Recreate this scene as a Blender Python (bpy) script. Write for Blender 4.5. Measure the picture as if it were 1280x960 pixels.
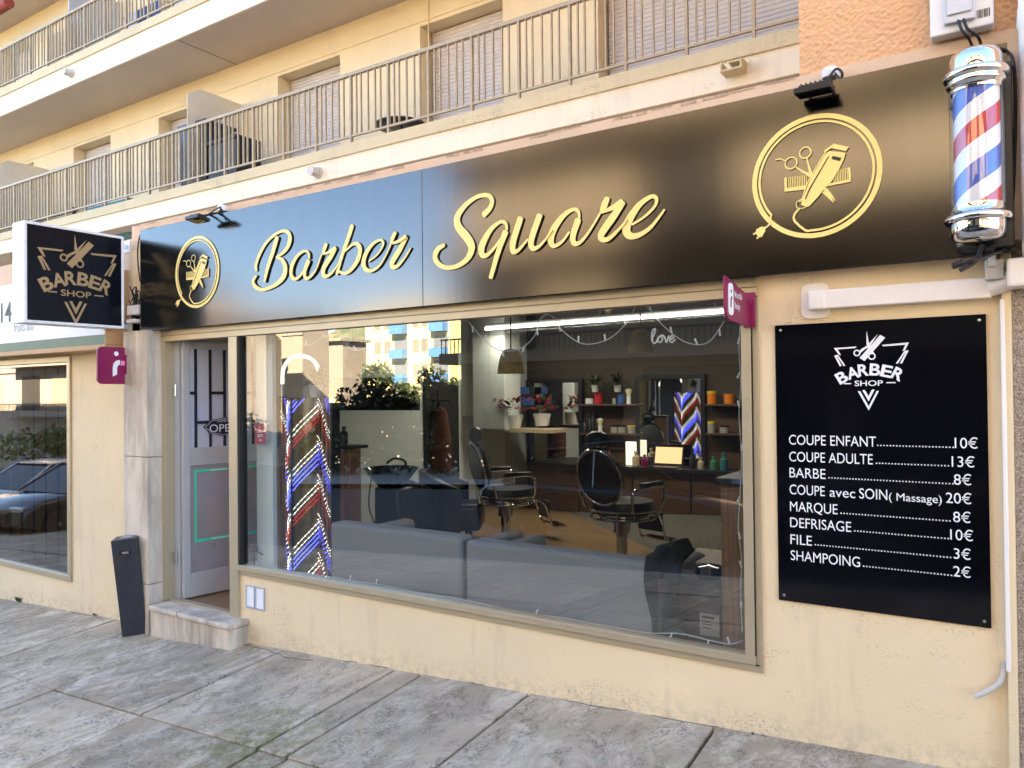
import bpy, bmesh, math, random
from mathutils import Vector, Matrix
random.seed(7)
R = math.radians
for o in list(bpy.data.objects): bpy.data.objects.remove(o)
SC = bpy.context.scene; COL = SC.collection

# ---------------------------------------------------------------- camera, sky, sun, exposure
FPX, YAW, PITCH, ROLL = 961.1, .57999, .0113, -.01035
CAM = Vector((0, -3.8, 1.5))
FW = Vector((-math.sin(YAW)*math.cos(PITCH), math.cos(YAW)*math.cos(PITCH), math.sin(PITCH)))
_r0 = Vector((math.cos(YAW), math.sin(YAW), 0)); _u0 = _r0.cross(FW)
RT = _r0*math.cos(ROLL) + _u0*math.sin(ROLL); UP = _u0*math.cos(ROLL) - _r0*math.sin(ROLL)
cd = bpy.data.cameras.new('camera'); co = bpy.data.objects.new('camera', cd); COL.objects.link(co)
cd.sensor_width = 36; cd.lens = FPX/1280*36; cd.clip_start = .05; cd.clip_end = 3000
co.matrix_world = Matrix(((RT.x, UP.x, -FW.x, CAM.x), (RT.y, UP.y, -FW.y, CAM.y), (RT.z, UP.z, -FW.z, CAM.z), (0, 0, 0, 1)))
SC.camera = co
W = bpy.data.worlds.new('World'); SC.world = W; W.use_nodes = True
nt = W.node_tree; nt.nodes.clear()
SUN_EL, SUN_AZ = R(33), R(25)          # azimuth measured from +y towards +x: the sun stands behind the shops
sky = nt.nodes.new('ShaderNodeTexSky'); sky.sky_type = 'NISHITA'; sky.sun_disc = False
sky.sun_elevation = SUN_EL; sky.sun_rotation = SUN_AZ; sky.ozone_density = 5; sky.dust_density = .4; sky.air_density = 1.0; sky.altitude = 1500
bg = nt.nodes.new('ShaderNodeBackground'); bg.inputs[1].default_value = .055
wo = nt.nodes.new('ShaderNodeOutputWorld'); nt.links.new(sky.outputs[0], bg.inputs[0]); nt.links.new(bg.outputs[0], wo.inputs[0])
sl = bpy.data.lights.new('sun', 'SUN'); sl.energy = 4.5; sl.angle = R(.53); sl.color = (1, .9, .76)
so = bpy.data.objects.new('sun', sl); COL.objects.link(so); so.location = (20, 40, 40)
sdir = Vector((math.sin(SUN_AZ)*math.cos(SUN_EL), math.cos(SUN_AZ)*math.cos(SUN_EL), math.sin(SUN_EL)))
so.rotation_euler = sdir.to_track_quat('Z', 'Y').to_euler()
SC.view_settings.view_transform = 'Standard'; SC.view_settings.look = 'None'
SC.view_settings.exposure = 4.58; SC.view_settings.gamma = 1
SC.view_settings.use_white_balance = True; SC.view_settings.white_balance_temperature = 8200; SC.view_settings.white_balance_tint = 10
SC.cycles.max_bounces = 10; SC.cycles.transparent_max_bounces = 16; SC.cycles.use_denoising = True
SC.cycles.sample_clamp_indirect = 6; SC.cycles.caustics_reflective = False; SC.cycles.caustics_refractive = False

# ---------------------------------------------------------------- pixel -> place (photo of 1280 x 960)
def ray(px, py): return FW + RT*((px-640)/FPX) + UP*((480-py)/FPX)
def P(px, py, y=0.): d = ray(px, py); return CAM + d*((y-CAM.y)/d.y)
def PX(px, py, x): d = ray(px, py); return CAM + d*((x-CAM.x)/d.x)
def PZ(px, py, z): d = ray(px, py); return CAM + d*((z-CAM.z)/d.z)
GB, GX, GY = -.12, .0535, .06
def gz(x, y): return GB + GX*max(-70, min(30, x)) + GY*max(y, -4.4) + (.0 if y > -4.4 else 0)
def G(px, py):
    d = ray(px, py); return CAM + d*((GB+GX*CAM.x+GY*CAM.y-CAM.z)/(d.z-GX*d.x-GY*d.y))

# ---------------------------------------------------------------- mesh builder
class MB:
    def __init__(s): s.v = []; s.f = []; s.m = []
    def add(s, vs, fs, m=0):
        n = len(s.v); s.v += [Vector(v) for v in vs]; s.f += [[i+n for i in f] for f in fs]; s.m += [m]*len(fs); return s
    def box(s, a, b, m=0, xf=None):
        x0, y0, z0 = [min(p, q) for p, q in zip(a, b)]; x1, y1, z1 = [max(p, q) for p, q in zip(a, b)]
        vs = [Vector(p) for p in ((x0, y0, z0), (x1, y0, z0), (x1, y1, z0), (x0, y1, z0), (x0, y0, z1), (x1, y0, z1), (x1, y1, z1), (x0, y1, z1))]
        if xf: vs = [xf @ v for v in vs]
        return s.add(vs, [(0, 3, 2, 1), (4, 5, 6, 7), (0, 1, 5, 4), (1, 2, 6, 5), (2, 3, 7, 6), (3, 0, 4, 7)], m)
    def cbox(s, c, d, m=0, xf=None):
        return s.box([p-q/2 for p, q in zip(c, d)], [p+q/2 for p, q in zip(c, d)], m, xf)
    def tube(s, pts, r, seg=8, m=0, caps=True, closed=False):
        pts = [Vector(p) for p in pts]; n = len(pts); rs = r if isinstance(r, (list, tuple)) else [r]*n
        t = [((pts[(i+1) % n]-pts[i-1]) if closed else (pts[min(i+1, n-1)]-pts[max(i-1, 0)])).normalized() for i in range(n)]
        a = Vector((0, 0, 1)) if abs(t[0].z) < .9 else Vector((1, 0, 0)); u = t[0].cross(a).normalized()
        vs = []
        for i in range(n):
            u = (u - t[i]*u.dot(t[i])).normalized(); w = t[i].cross(u)
            vs += [pts[i] + (u*math.cos(2*math.pi*k/seg) + w*math.sin(2*math.pi*k/seg))*rs[i] for k in range(seg)]
        fs = []
        for i in range(n if closed else n-1):
            j = (i+1) % n
            fs += [(i*seg+k, i*seg+(k+1) % seg, j*seg+(k+1) % seg, j*seg+k) for k in range(seg)]
        if caps and not closed: fs += [list(range(seg))[::-1], [(n-1)*seg+k for k in range(seg)]]
        return s.add(vs, fs, m)
    def lathe(s, prof, c=(0, 0, 0), seg=24, m=0, axis='z', xf=None):
        vs = []; n = len(prof)
        for r, z in prof:
            for k in range(seg):
                a = 2*math.pi*k/seg; p = Vector((r*math.cos(a), r*math.sin(a), z))
                if axis == 'y': p = Vector((p.x, p.z, -p.y))
                if axis == 'x': p = Vector((p.z, p.x, p.y))
                if xf: p = xf @ p
                vs.append(p + Vector(c))
        fs = [(i*seg+k, i*seg+(k+1) % seg, (i+1)*seg+(k+1) % seg, (i+1)*seg+k) for i in range(n-1) for k in range(seg)]
        if prof[0][0] > 1e-5: fs.append(list(range(seg))[::-1])
        if prof[-1][0] > 1e-5: fs.append([(n-1)*seg+k for k in range(seg)])
        return s.add(vs, fs, m)
    def prism(s, pts, d, m=0, ms=None):
        """closed outline (3-D points, planar) pushed along vector d; ms = material of the sides"""
        n = len(pts); pts = [Vector(p) for p in pts]; d = Vector(d)
        s.add(pts + [p+d for p in pts], [list(range(n))[::-1], list(range(n, 2*n))], m)
        b = len(s.v)-2*n
        for i in range(n):
            j = (i+1) % n; s.f.append([b+i, b+j, b+n+j, b+n+i]); s.m.append(m if ms is None else ms)
        return s
    def build(s, name, mats, parent=None, bevel=0, smooth=False, seg=2, loc=None, auto=None):
        me = bpy.data.meshes.new(name)
        wl = Vector(loc) if loc is not None else (WLOC[parent] if parent is not None else Vector())
        me.from_pydata([v-wl for v in s.v], [], s.f)
        for mt in (mats if isinstance(mats, (list, tuple)) else [mats]): me.materials.append(mt)
        for p, m in zip(me.polygons, s.m): p.material_index = m
        bm = bmesh.new(); bm.from_mesh(me); bmesh.ops.recalc_face_normals(bm, faces=bm.faces); bm.to_mesh(me); bm.free()
        if smooth:
            for p in me.polygons: p.use_smooth = True
            me.set_sharp_from_angle(angle=R(auto or 40))
        o = bpy.data.objects.new(name, me); COL.objects.link(o)
        if parent is not None: o.parent = parent
        else: o.location = wl
        WLOC[o] = wl
        if bevel:
            b = o.modifiers.new('bevel', 'BEVEL'); b.width = bevel; b.segments = seg; b.limit_method = 'ANGLE'; b.angle_limit = R(40)
        return o
WLOC = {}
def thing(name, label, cat, loc=(0, 0, 0), group=None, rz=0):
    o = bpy.data.objects.new(name, None); COL.objects.link(o); o.empty_display_size = .1
    o.location = loc; o.rotation_euler.z = rz; o['label'] = label; o['category'] = cat
    if group: o['group'] = group
    WLOC[o] = Vector(loc); return o
def local(o): WLOC[o] = Vector((0, 0, 0)); return o       # children are modelled in the thing's own axes
def tag(o, label, cat, group=None, kind=None):
    if label: o['label'] = label
    if cat: o['category'] = cat
    if group: o['group'] = group
    if kind: o['kind'] = kind
    return o
def struct(o): o['kind'] = 'structure'; return o
def dup(root, loc, rz, label):
    c = root.copy(); COL.objects.link(c); c.location = loc; c.rotation_euler.z = rz; c['label'] = label
    for ch in root.children:
        d = ch.copy(); COL.objects.link(d); d.parent = c
        for g in ch.children:
            e = g.copy(); COL.objects.link(e); e.parent = d
    return c
def crom(pts, n=8):
    """Catmull-Rom through tuples"""
    out = []; m = len(pts)
    for i in range(m-1):
        a, b, c, d = pts[max(i-1, 0)], pts[i], pts[i+1], pts[min(i+2, m-1)]
        for k in range(n):
            t = k/n
            out.append(tuple(.5*(2*q + (r-p)*t + (2*p-5*q+4*r-s)*t*t + (3*q-p-3*r+s)*t**3) for p, q, r, s in zip(a, b, c, d)))
    out.append(tuple(pts[-1])); return out
def ribbon(mb, pts, wid, place, depth, m=0, ms=1, n=8, lift=.0025, round_=True):
    """brush stroke: 2-D centre line + width, place(u, v, h) gives the 3-D point h in front of the panel"""
    c = crom([(p[0], p[1], w) for p, w in zip(pts, wid)], n)
    if round_:
        for e in (0, 1):
            a, b = (c[0], c[1]) if e == 0 else (c[-1], c[-2])
            dx, dy = a[0]-b[0], a[1]-b[1]; l = math.hypot(dx, dy) or 1; w = a[2]
            ex = [(a[0]+dx/l*w*q, a[1]+dy/l*w*q, w*k) for q, k in ((.14, .93), (.25, .72), (.32, .42))]
            c = (ex[::-1] + c) if e == 0 else (c + ex)
    N = len(c); vs = []
    for i in range(N):
        a, b = c[max(i-1, 0)], c[min(i+1, N-1)]
        dx, dy = b[0]-a[0], b[1]-a[1]; l = math.hypot(dx, dy) or 1; nx, ny = -dy/l, dx/l
        w = c[i][2]/2; h = depth + lift*i/N
        for sg in (1, -1):
            vs += [place(c[i][0]+nx*w*sg, c[i][1]+ny*w*sg, h), place(c[i][0]+nx*w*sg, c[i][1]+ny*w*sg, .001)]
    ff = []; fs = []
    for i in range(N-1):
        b = i*4; e = b+4
        ff.append((b, b+2, e+2, e)); fs += [(b, e, e+1, b+1), (b+2, b+3, e+3, e+2)]
    fs += [(0, 1, 3, 2), (4*N-4, 4*N-2, 4*N-1, 4*N-3)]
    mb.add(vs, ff, m); k = len(mb.v)-len(vs)
    mb.f += [[q+k for q in f] for f in fs]; mb.m += [ms]*len(fs)
_tc = {}
def glyphs(text, bold=0., spacing=1.):
    key = (text, bold, spacing)
    if key not in _tc:
        c = bpy.data.curves.new('t', 'FONT'); c.body = text; c.size = 1; c.offset = bold; c.space_character = spacing; c.resolution_u = 6
        o = bpy.data.objects.new('t', c); COL.objects.link(o)
        me = bpy.data.meshes.new_from_object(o.evaluated_get(bpy.context.evaluated_depsgraph_get()))
        _tc[key] = ([v.co.copy() for v in me.vertices], [list(p.vertices) for p in me.polygons])
        bpy.data.objects.remove(o); bpy.data.curves.remove(c); bpy.data.meshes.remove(me)
    return _tc[key]
def text(mb, t, cap, place, align='l', bold=0., h=.002, m=0, width=None, spacing=1., sx=1.):
    """letters of cap height `cap`; place(u, v, h) -> 3-D"""
    v, f = glyphs(t, bold, spacing)
    if not v: return 0
    k = cap/.729; x0 = min(p.x for p in v); x1 = max(p.x for p in v)
    kx = k*sx if width is None else width/(x1-x0)
    off = {'l': -x0, 'c': -(x0+x1)/2, 'r': -x1}[align]
    mb.add([place((p.x+off)*kx, p.y*k, h) for p in v], f, m); return (x1-x0)*kx

# ---------------------------------------------------------------- materials
def nmat(name):
    m = bpy.data.materials.new(name); m.use_nodes = True; t = m.node_tree; b = t.nodes['Principled BSDF']
    return m, t, b
def N(t, kind, **kw):
    n = t.nodes.new('ShaderNode'+kind)
    for k, v in kw.items():
        if k in n.inputs: n.inputs[k].default_value = v
        else: setattr(n, k, v)
    return n
def mixc(t, fac, a, b, mode='MIX'):
    n = t.nodes.new('ShaderNodeMix'); n.data_type = 'RGBA'; n.blend_type = mode
    for i, q in ((0, fac), (6, a), (7, b)):
        if hasattr(q, 'links'): t.links.new(q, n.inputs[i])
        else: n.inputs[i].default_value = q if i == 0 else (*q[:3], 1)
    return n.outputs[2]
def ramp(t, src, stops, const=False):
    n = t.nodes.new('ShaderNodeValToRGB'); e = n.color_ramp.elements
    if const: n.color_ramp.interpolation = 'CONSTANT'
    while len(e) < len(stops): e.new(.5)
    for q, (p, c) in zip(e, stops):
        q.position = p; q.color = (c, c, c, 1) if not isinstance(c, tuple) else (*c, 1)
    t.links.new(src, n.inputs[0]); return n.outputs[0]
def noise(t, scale, detail=4, rough=.6, stretch=None, dist=0):
    tc = t.nodes.new('ShaderNodeTexCoord'); src = tc.outputs['Object']
    if stretch:
        mp = t.nodes.new('ShaderNodeMapping'); mp.inputs['Scale'].default_value = stretch; t.links.new(src, mp.inputs[0]); src = mp.outputs[0]
    n = N(t, 'TexNoise', Scale=scale, Detail=detail, Roughness=rough, Distortion=dist); t.links.new(src, n.inputs['Vector']); return n.outputs[0]
def bump(t, b, h, strength, dist=.01):
    n = N(t, 'Bump', Strength=strength, Distance=dist); t.links.new(h, n.inputs['Height']); t.links.new(n.outputs[0], b.inputs['Normal'])
def mat(name, col, rough=.6, metal=0, var=0, vs=5, bmp=0, bs=60, stretch=None, dist=.004, spec=.5, coat=0):
    m, t, b = nmat(name); b.inputs['Roughness'].default_value = rough; b.inputs['Metallic'].default_value = metal
    b.inputs['Specular IOR Level'].default_value = spec; b.inputs['Coat Weight'].default_value = coat
    b.inputs['Base Color'].default_value = (*col, 1)
    if var:
        nz = noise(t, vs, 5, .65, stretch)
        fac = ramp(t, nz, [(.3, 0.), (.7, 1.)])
        t.links.new(mixc(t, fac, [c*(1-var) for c in col], [min(1, c*(1+var)) for c in col]), b.inputs['Base Color'])
        rr = N(t, 'MapRange'); rr.inputs[3].default_value = max(.02, rough-.08); rr.inputs[4].default_value = min(1, rough+.08)
        t.links.new(nz, rr.inputs[0]); t.links.new(rr.outputs[0], b.inputs['Roughness'])
    if bmp: bump(t, b, noise(t, bs, 3, .6, stretch), bmp, dist)
    return m
def emis(name, col, st):
    m, t, b = nmat(name); b.inputs['Base Color'].default_value = (*[c*.5 for c in col], 1); b.inputs['Emission Color'].default_value = (*col, 1)
    b.inputs['Emission Strength'].default_value = st; return m
def pane_mat(name, tint=(.93, .97, .95), f0=.09, grime=.0):
    m, t, b = nmat(name); t.nodes.remove(b); out = t.nodes['Material Output']
    lw = N(t, 'LayerWeight', Blend=.5); pw = N(t, 'Math', operation='POWER'); pw.inputs[1].default_value = 5
    t.links.new(lw.outputs['Facing'], pw.inputs[0])
    mr = N(t, 'MapRange'); mr.inputs[3].default_value = f0; mr.inputs[4].default_value = 1; t.links.new(pw.outputs[0], mr.inputs[0])
    tr = N(t, 'BsdfTransparent', Color=(*tint, 1)); gl = N(t, 'BsdfGlossy', Roughness=.0, Color=(1, 1, 1, 1))
    mx = t.nodes.new('ShaderNodeMixShader'); t.links.new(mr.outputs[0], mx.inputs[0]); t.links.new(tr.outputs[0], mx.inputs[1]); t.links.new(gl.outputs[0], mx.inputs[2])
    # float glass is never perfectly flat
    bp = N(t, 'Bump', Strength=.02, Distance=.01); t.links.new(noise(t, 1.2, 1, .4), bp.inputs['Height']); t.links.new(bp.outputs[0], gl.inputs['Normal'])
    t.links.new(mx.outputs[0], out.inputs[0]); return m
M = {}
def plaster(name, col, stain=.5, rough_cast=0, grime_z=None):
    m, t, b = nmat(name); b.inputs['Roughness'].default_value = .88; b.inputs['Specular IOR Level'].default_value = .25
    c = mixc(t, ramp(t, noise(t, 1.1, 6, .65), [(.3, 0.), (.75, 1.)]), [x*.93 for x in col], [min(1, x*1.05) for x in col])
    st = ramp(t, noise(t, 3, 8, .75, (1.3, 1.3, .16)), [(.54, 0.), (.78, stain*.4)])
    c = mixc(t, st, c, (.30, .25, .19))
    sp = ramp(t, noise(t, 26, 4, .7), [(.7, 0.), (.76, stain*.6)])
    c = mixc(t, sp, c, (.22, .18, .14))
    pm = N(t, 'Math', operation='MULTIPLY'); t.links.new(ramp(t, noise(t, 1.7, 3, .5, (1, 1, 2)), [(.56, 0.), (.66, 1.)]), pm.inputs[0]); t.links.new(ramp(t, noise(t, 85, 4, .65, (.6, .6, 1.2)), [(.56, 0.), (.62, stain*.7)]), pm.inputs[1])
    c = mixc(t, pm.outputs[0], c, (.20, .16, .12))
    if grime_z is not None:      # splash-back dirt and grazes near the pavement
        g = t.nodes.new('ShaderNodeNewGeometry'); sx = t.nodes.new('ShaderNodeSeparateXYZ'); t.links.new(g.outputs['Position'], sx.inputs[0])
        ml = N(t, 'Math', operation='MULTIPLY_ADD'); ml.inputs[1].default_value = -GX; t.links.new(sx.outputs[0], ml.inputs[0]); t.links.new(sx.outputs[2], ml.inputs[2])
        ad = N(t, 'MapRange', clamp=True); ad.inputs[1].default_value = grime_z; ad.inputs[2].default_value = grime_z+.16; ad.inputs[3].default_value = 1; ad.inputs[4].default_value = 0
        t.links.new(ml.outputs[0], ad.inputs[0])
        mm = N(t, 'Math', operation='MULTIPLY'); t.links.new(ad.outputs[0], mm.inputs[0]); t.links.new(ramp(t, noise(t, 16, 9, .78, (1, 1, 1.1)), [(.46, 0.), (.66, .6)]), mm.inputs[1])
        c = mixc(t, mm.outputs[0], c, (.33, .27, .21))
    t.links.new(c, b.inputs['Base Color'])
    if rough_cast: bump(t, b, noise(t, 42, 3, .55, (1, 1, 1.5)), 1., rough_cast)
    else: bump(t, b, noise(t, 60, 7, .75), .5, .005)
    return m
CREAM = (.85, .69, .46)
M['cream'] = plaster('cream render', CREAM, .85, 0, -.13)
M['cream_up'] = plaster('yellow render', (.82, .67, .45), .25)
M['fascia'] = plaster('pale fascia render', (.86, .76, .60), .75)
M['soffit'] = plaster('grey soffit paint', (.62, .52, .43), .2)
M['rough'] = plaster('salmon roughcast', (.84, .50, .29), .25, .016)
M['rough_flat'] = plaster('salmon roughcast coat', (.84, .50, .29), .2)
M['salmon'] = plaster('salmon render', (.82, .59, .42), .7)
M['ledge'] = plaster('weathered ledge', (.66, .55, .36), 1.)
M['alu'] = mat('champagne aluminium', (.50, .42, .29), .38, .35, .05, 6, .05, 200)
M['alu_dark'] = mat('bronze aluminium', (.23, .19, .14), .4, .4, .1)
M['dark'] = mat('black gap', (.012, .011, .010), .8)
M['black'] = mat('black satin', (.012, .013, .016), .38, 0, .15, 8)
M['black_gloss'] = mat('black gloss', (.003, .003, .005), .06, 0, .1, 3, spec=.35)
M['anthracite'] = mat('anthracite powder coat', (.022, .027, .038), .42, 0, .25, 14, .15, 220)
M['white'] = mat('white plastic', (.80, .80, .80), .42, 0, .04, 6)
M['white_metal'] = mat('white painted metal', (.82, .84, .87), .35, 0, .05, 5)
M['trunk'] = mat('beige pvc trunking', (.86, .79, .73), .45, 0, .05, 8)
M['pipe'] = mat('grey pvc pipe', (.55, .52, .48), .5, 0, .1, 10)
M['chrome'] = mat('chrome', (.74, .74, .75), .05, 1)
M['steel'] = mat('steel', (.55, .55, .56), .3, 1)
M['gold'] = mat('gold lettering', (1.0, .76, .27), .45, .1, .04, 3)
M['gold_edge'] = mat('dark letter edge', (.035, .026, .018), .5)
M['gold_print'] = mat('matt gold film', (.44, .30, .16), .5, .3)
M['magenta'] = mat('magenta plastic', (.25, .008, .075), .4, 0, .1, 5)
M['white_print'] = mat('white print', (.85, .87, .9), .6)
M['pink_print'] = mat('pink print', (.85, .30, .50), .6)
M['leather'] = mat('black leather', (.011, .011, .012), .33, 0, .2, 8, .3, 90)
M['fabric'] = mat('blue grey weave', (.33, .32, .335), .95, 0, .15, 40, .6, 420, (1, 1, 6), .003)
M['cloth'] = mat('black cotton', (.012, .013, .016), .95, 0, .2, 20)
M['walnut'] = mat('walnut laminate', (.23, .115, .065), .45, 0, .35, 7, .1, 60, (9, 9, .35))
M['darkwood'] = mat('dark wood', (.085, .042, .022), .5, 0, .35, 5, .1, 60, (1, 8, 8))
M['palewood'] = mat('pale wood', (.55, .42, .27), .5, 0, .15, 6, .1, 60, (8, 1, 8))
M['floorwood'] = mat('oak laminate floor', (.24, .145, .075), .32, 0, .25, 4, .1, 60, (6, .8, 1))
M['wallgreen'] = mat('pale interior paint', (.52, .55, .51), .8, 0, .04)
M['walldark'] = mat('dark brown interior wall', (.05, .036, .028), .7, 0, .2, 2)
M['ceil'] = mat('interior ceiling paint', (.55, .53, .5), .85)
M['mirror'] = mat('mirror', (.86, .88, .87), .0, 1)
M['wicker'] = mat('wicker', (.95, .72, .38), .8, 0, .15, 60, 1., 120, (1, 1, 3), .01)
M['leaf'] = mat('leaf', (.03, .048, .018), .5, 0, .5, 3)
M['leaf2'] = mat('light leaf', (.11, .15, .035), .5, 0, .4, 3)
M['bark'] = mat('bark', (.12, .085, .055), .9, 0, .3, 8, .6, 30)
M['red'] = mat('red petals', (.42, .03, .035), .6, 0, .3, 20)
M['potwhite'] = mat('white glazed pot', (.66, .66, .64), .3)
M['rubber'] = mat('black rubber', (.014, .014, .014), .7)
M['cable'] = mat('black cable', (.015, .015, .016), .5)
M['wire'] = mat('clear wire', (.62, .62, .64), .3)
M['tag'] = mat('pink card', (.60, .07, .14), .6, 0, .1, 10)
M['railpaint'] = mat('beige rail paint', (.42, .32, .205), .5, .1, .15, 9)
M['shutter'] = mat('pale shutter', (.58, .52, .49), .5, 0, .08, 4)
M['frost'] = mat('frosted divider', (.66, .60, .50), .35, 0, .06, 2)
M['glass'] = pane_mat('shop window glass', (.91, .94, .93), .105)
M['glass_old'] = pane_mat('tinted shop glass', (.55, .50, .44), .19)
M['glass_pole'] = pane_mat('clear acrylic', (.98, .98, .99), .07)
M['asphalt'] = mat('asphalt', (.05, .05, .052), .9, 0, .25, 8, .5, 150)
M['kerb'] = mat('kerb stone', (.33, .32, .30), .85, 0, .2, 6, .3, 60)
M['sand'] = mat('dirt joint', (.10, .088, .07), .95, 0, .4, 20)
M['weed'] = mat('weed', (.07, .10, .035), .7, 0, .3, 10)
def stone_mat():
    m, t, b = nmat('weathered travertine'); b.inputs['Roughness'].default_value = .7
    c = mixc(t, ramp(t, noise(t, 5, 8, .7, (1, 1, .18)), [(.4, 0.), (.62, 1.)]), (.72, .62, .50), (.40, .33, .26))
    c = mixc(t, ramp(t, noise(t, 60, 4, .7), [(.62, 0.), (.72, .6)]), c, (.20, .16, .12)); t.links.new(c, b.inputs['Base Color'])
    bump(t, b, noise(t, 70, 5, .7), .4, .004); return m
M['stone'] = stone_mat()
def granular():
    m, t, b = nmat('granular stone coating'); b.inputs['Roughness'].default_value = .9
    c = mixc(t, ramp(t, noise(t, 150, 3, .7), [(.4, 0.), (.62, 1.)]), (.20, .14, .10), (.55, .44, .34)); t.links.new(c, b.inputs['Base Color'])
    bump(t, b, noise(t, 120, 3, .6), .9, .008); return m
M['granular'] = granular()
def paving(tone=1.):
    m, t, b = nmat('weathered concrete paving'); b.inputs['Roughness'].default_value = .86; b.inputs['Specular IOR Level'].default_value = .3
    base = mixc(t, ramp(t, noise(t, .9, 6, .6), [(.3, 0.), (.7, 1.)]), [c_*tone for c_ in (.42, .335, .235)], [c_*tone for c_ in (.54, .445, .325)])
    lime = ramp(t, noise(t, 2.6, 9, .78, (1.25, .72, 1), .8), [(.47, 0.), (.62, .75)])
    c = mixc(t, lime, base, (.78, .68, .55))
    broad = ramp(t, noise(t, .8, 5, .6, (1.1, .8, 1), .3), [(.46, 0.), (.62, .55)])
    c = mixc(t, broad, c, (.235, .20, .155))
    grit = ramp(t, noise(t, 5, 10, .8, (1.3, .75, 1), .5), [(.47, 0.), (.58, .8)])
    fine = ramp(t, noise(t, 60, 5, .75, (1.3, .8, 1)), [(.44, 0.), (.55, 1.)])
    mm = N(t, 'Math', operation='MULTIPLY'); t.links.new(grit, mm.inputs[0]); t.links.new(fine, mm.inputs[1])
    c = mixc(t, mm.outputs[0], c, (.15, .122, .09))
    g = t.nodes.new('ShaderNodeNewGeometry'); cs = G(318, 928)   # moss where the narrow repair strip meets the joint
    vs = N(t, 'VectorMath', operation='DISTANCE'); vs.inputs[1].default_value = cs; t.links.new(g.outputs['Position'], vs.inputs[0])
    mr = N(t, 'MapRange', clamp=True); mr.inputs[1].default_value = .05; mr.inputs[2].default_value = .62; mr.inputs[3].default_value = 1; mr.inputs[4].default_value = 0; t.links.new(vs.outputs['Value'], mr.inputs[0])
    mo = N(t, 'Math', operation='MULTIPLY'); t.links.new(mr.outputs[0], mo.inputs[0]); t.links.new(ramp(t, noise(t, 11, 8, .75), [(.40, 0.), (.58, .9)]), mo.inputs[1])
    c = mixc(t, mo.outputs[0], c, (.17, .16, .06))
    t.links.new(c, b.inputs['Base Color']); bump(t, b, noise(t, 80, 6, .75, (1.6, .7, 1)), .5, .006); return m
M['paving'] = paving()
PAVE = [M['paving'], paving(.86), paving(1.12)]
def brushed():
    m, t, b = nmat('brushed bronze composite'); b.inputs['Metallic'].default_value = 1
    n = noise(t, 3, 4, .6, (6, 1, .35))
    t.links.new(mixc(t, n, (.088, .086, .086), (.102, .1, .1)), b.inputs['Base Color'])
    b.inputs['Roughness'].default_value = .14
    bump(t, b, noise(t, 1.6, 3, .5, (3., 1, .4)), .03, .02); return m
M['sign'] = brushed()
def stripes():
    m, t, b = nmat('barber stripes'); b.inputs['Roughness'].default_value = .25
    tc = t.nodes.new('ShaderNodeTexCoord'); gr = N(t, 'TexGradient', gradient_type='RADIAL'); t.links.new(tc.outputs['Object'], gr.inputs[0])
    sx = t.nodes.new('ShaderNodeSeparateXYZ'); t.links.new(tc.outputs['Object'], sx.inputs[0])
    a = N(t, 'Math', operation='MULTIPLY_ADD'); a.inputs[1].default_value = 1/.33; t.links.new(sx.outputs[2], a.inputs[0])
    s = N(t, 'Math', operation='SUBTRACT'); t.links.new(a.outputs[0], s.inputs[0]); t.links.new(gr.outputs[1], s.inputs[1]); a.inputs[2].default_value = POLE_PH
    fr = N(t, 'Math', operation='FRACT'); t.links.new(s.outputs[0], fr.inputs[0])
    t.links.new(ramp(t, fr.outputs[0], [(0, (.75, .76, .80)), (.22, (.02, .10, .48)), (.5, (.75, .76, .80)), (.74, (.55, .015, .03))], True), b.inputs['Base Color']); return m
POLE_PH = .83
M['stripes'] = stripes()
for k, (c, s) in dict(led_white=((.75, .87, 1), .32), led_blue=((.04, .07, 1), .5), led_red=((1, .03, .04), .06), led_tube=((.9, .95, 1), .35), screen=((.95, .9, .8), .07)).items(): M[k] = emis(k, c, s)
M['goldpanel'] = mat('gold slat panel', (.20, .14, .055), .35, .5, .3, 4, .1, 60, (8, 8, .4))
M['greentape'] = mat('green decal', (.005, .68, .40), .5)
M['purpleframe'] = mat('lilac grey door paint', (.46, .455, .445), .4, 0, .04)
#@@SETTING
# ================================================================ SETTING: ground, pavement, road
mb = MB()
xs = [-400, -70, 30, 400]; ys = [-500, -40, -4.45, .3, 40, 500]
pts = {}
for i, x in enumerate(xs):
    for j, y in enumerate(ys): pts[i, j] = len(mb.v); mb.v.append(Vector((x, y, gz(x, y)-.14)))
for i in range(3):
    for j in range(5): mb.f.append([pts[i, j], pts[i+1, j], pts[i+1, j+1], pts[i, j+1]]); mb.m.append(0)
struct(mb.build('ground', M['sand']))
mb = MB(); y0, y1 = -4.45, -13.5
mb.add([(x, y, gz(x, y)-.12) for x, y in ((-70, y0), (-70, y1), (30, y1), (30, y0))], [(0, 1, 2, 3)]); struct(mb.build('road', M['asphalt']))
mb = MB()
def slab(mb, x0, x1, y0, y1, jx0=0, jx1=0, g=.005, m=0, top=0., th=.11):
    c = [(x0+g, y0-g), (x1-g, y0-g), (x1-g+jx1, y1+g), (x0+g+jx0, y1+g)]
    e = .004
    vs = []
    for k, (zo, ins) in enumerate(((-th, 0), (-.006+top, 0), (top, e))):
        for q, (x, y) in enumerate(c):
            sx = ins*(1 if q in (0, 3) else -1); sy = ins*(-1 if q < 2 else 1)
            vs.append((x+sx, y+sy, gz(x, y)+zo))
    fs = [(8, 9, 10, 11)]
    for k in (0, 4):
        for q in range(4): fs.append((k+q, k+(q+1) % 4, k+4+(q+1) % 4, k+4+q))
    mb.add(vs, fs, m)
rows = [(.02, -1.13), (-1.13, -2.25), (-2.25, -3.3), (-3.3, -4.3)]
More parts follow.
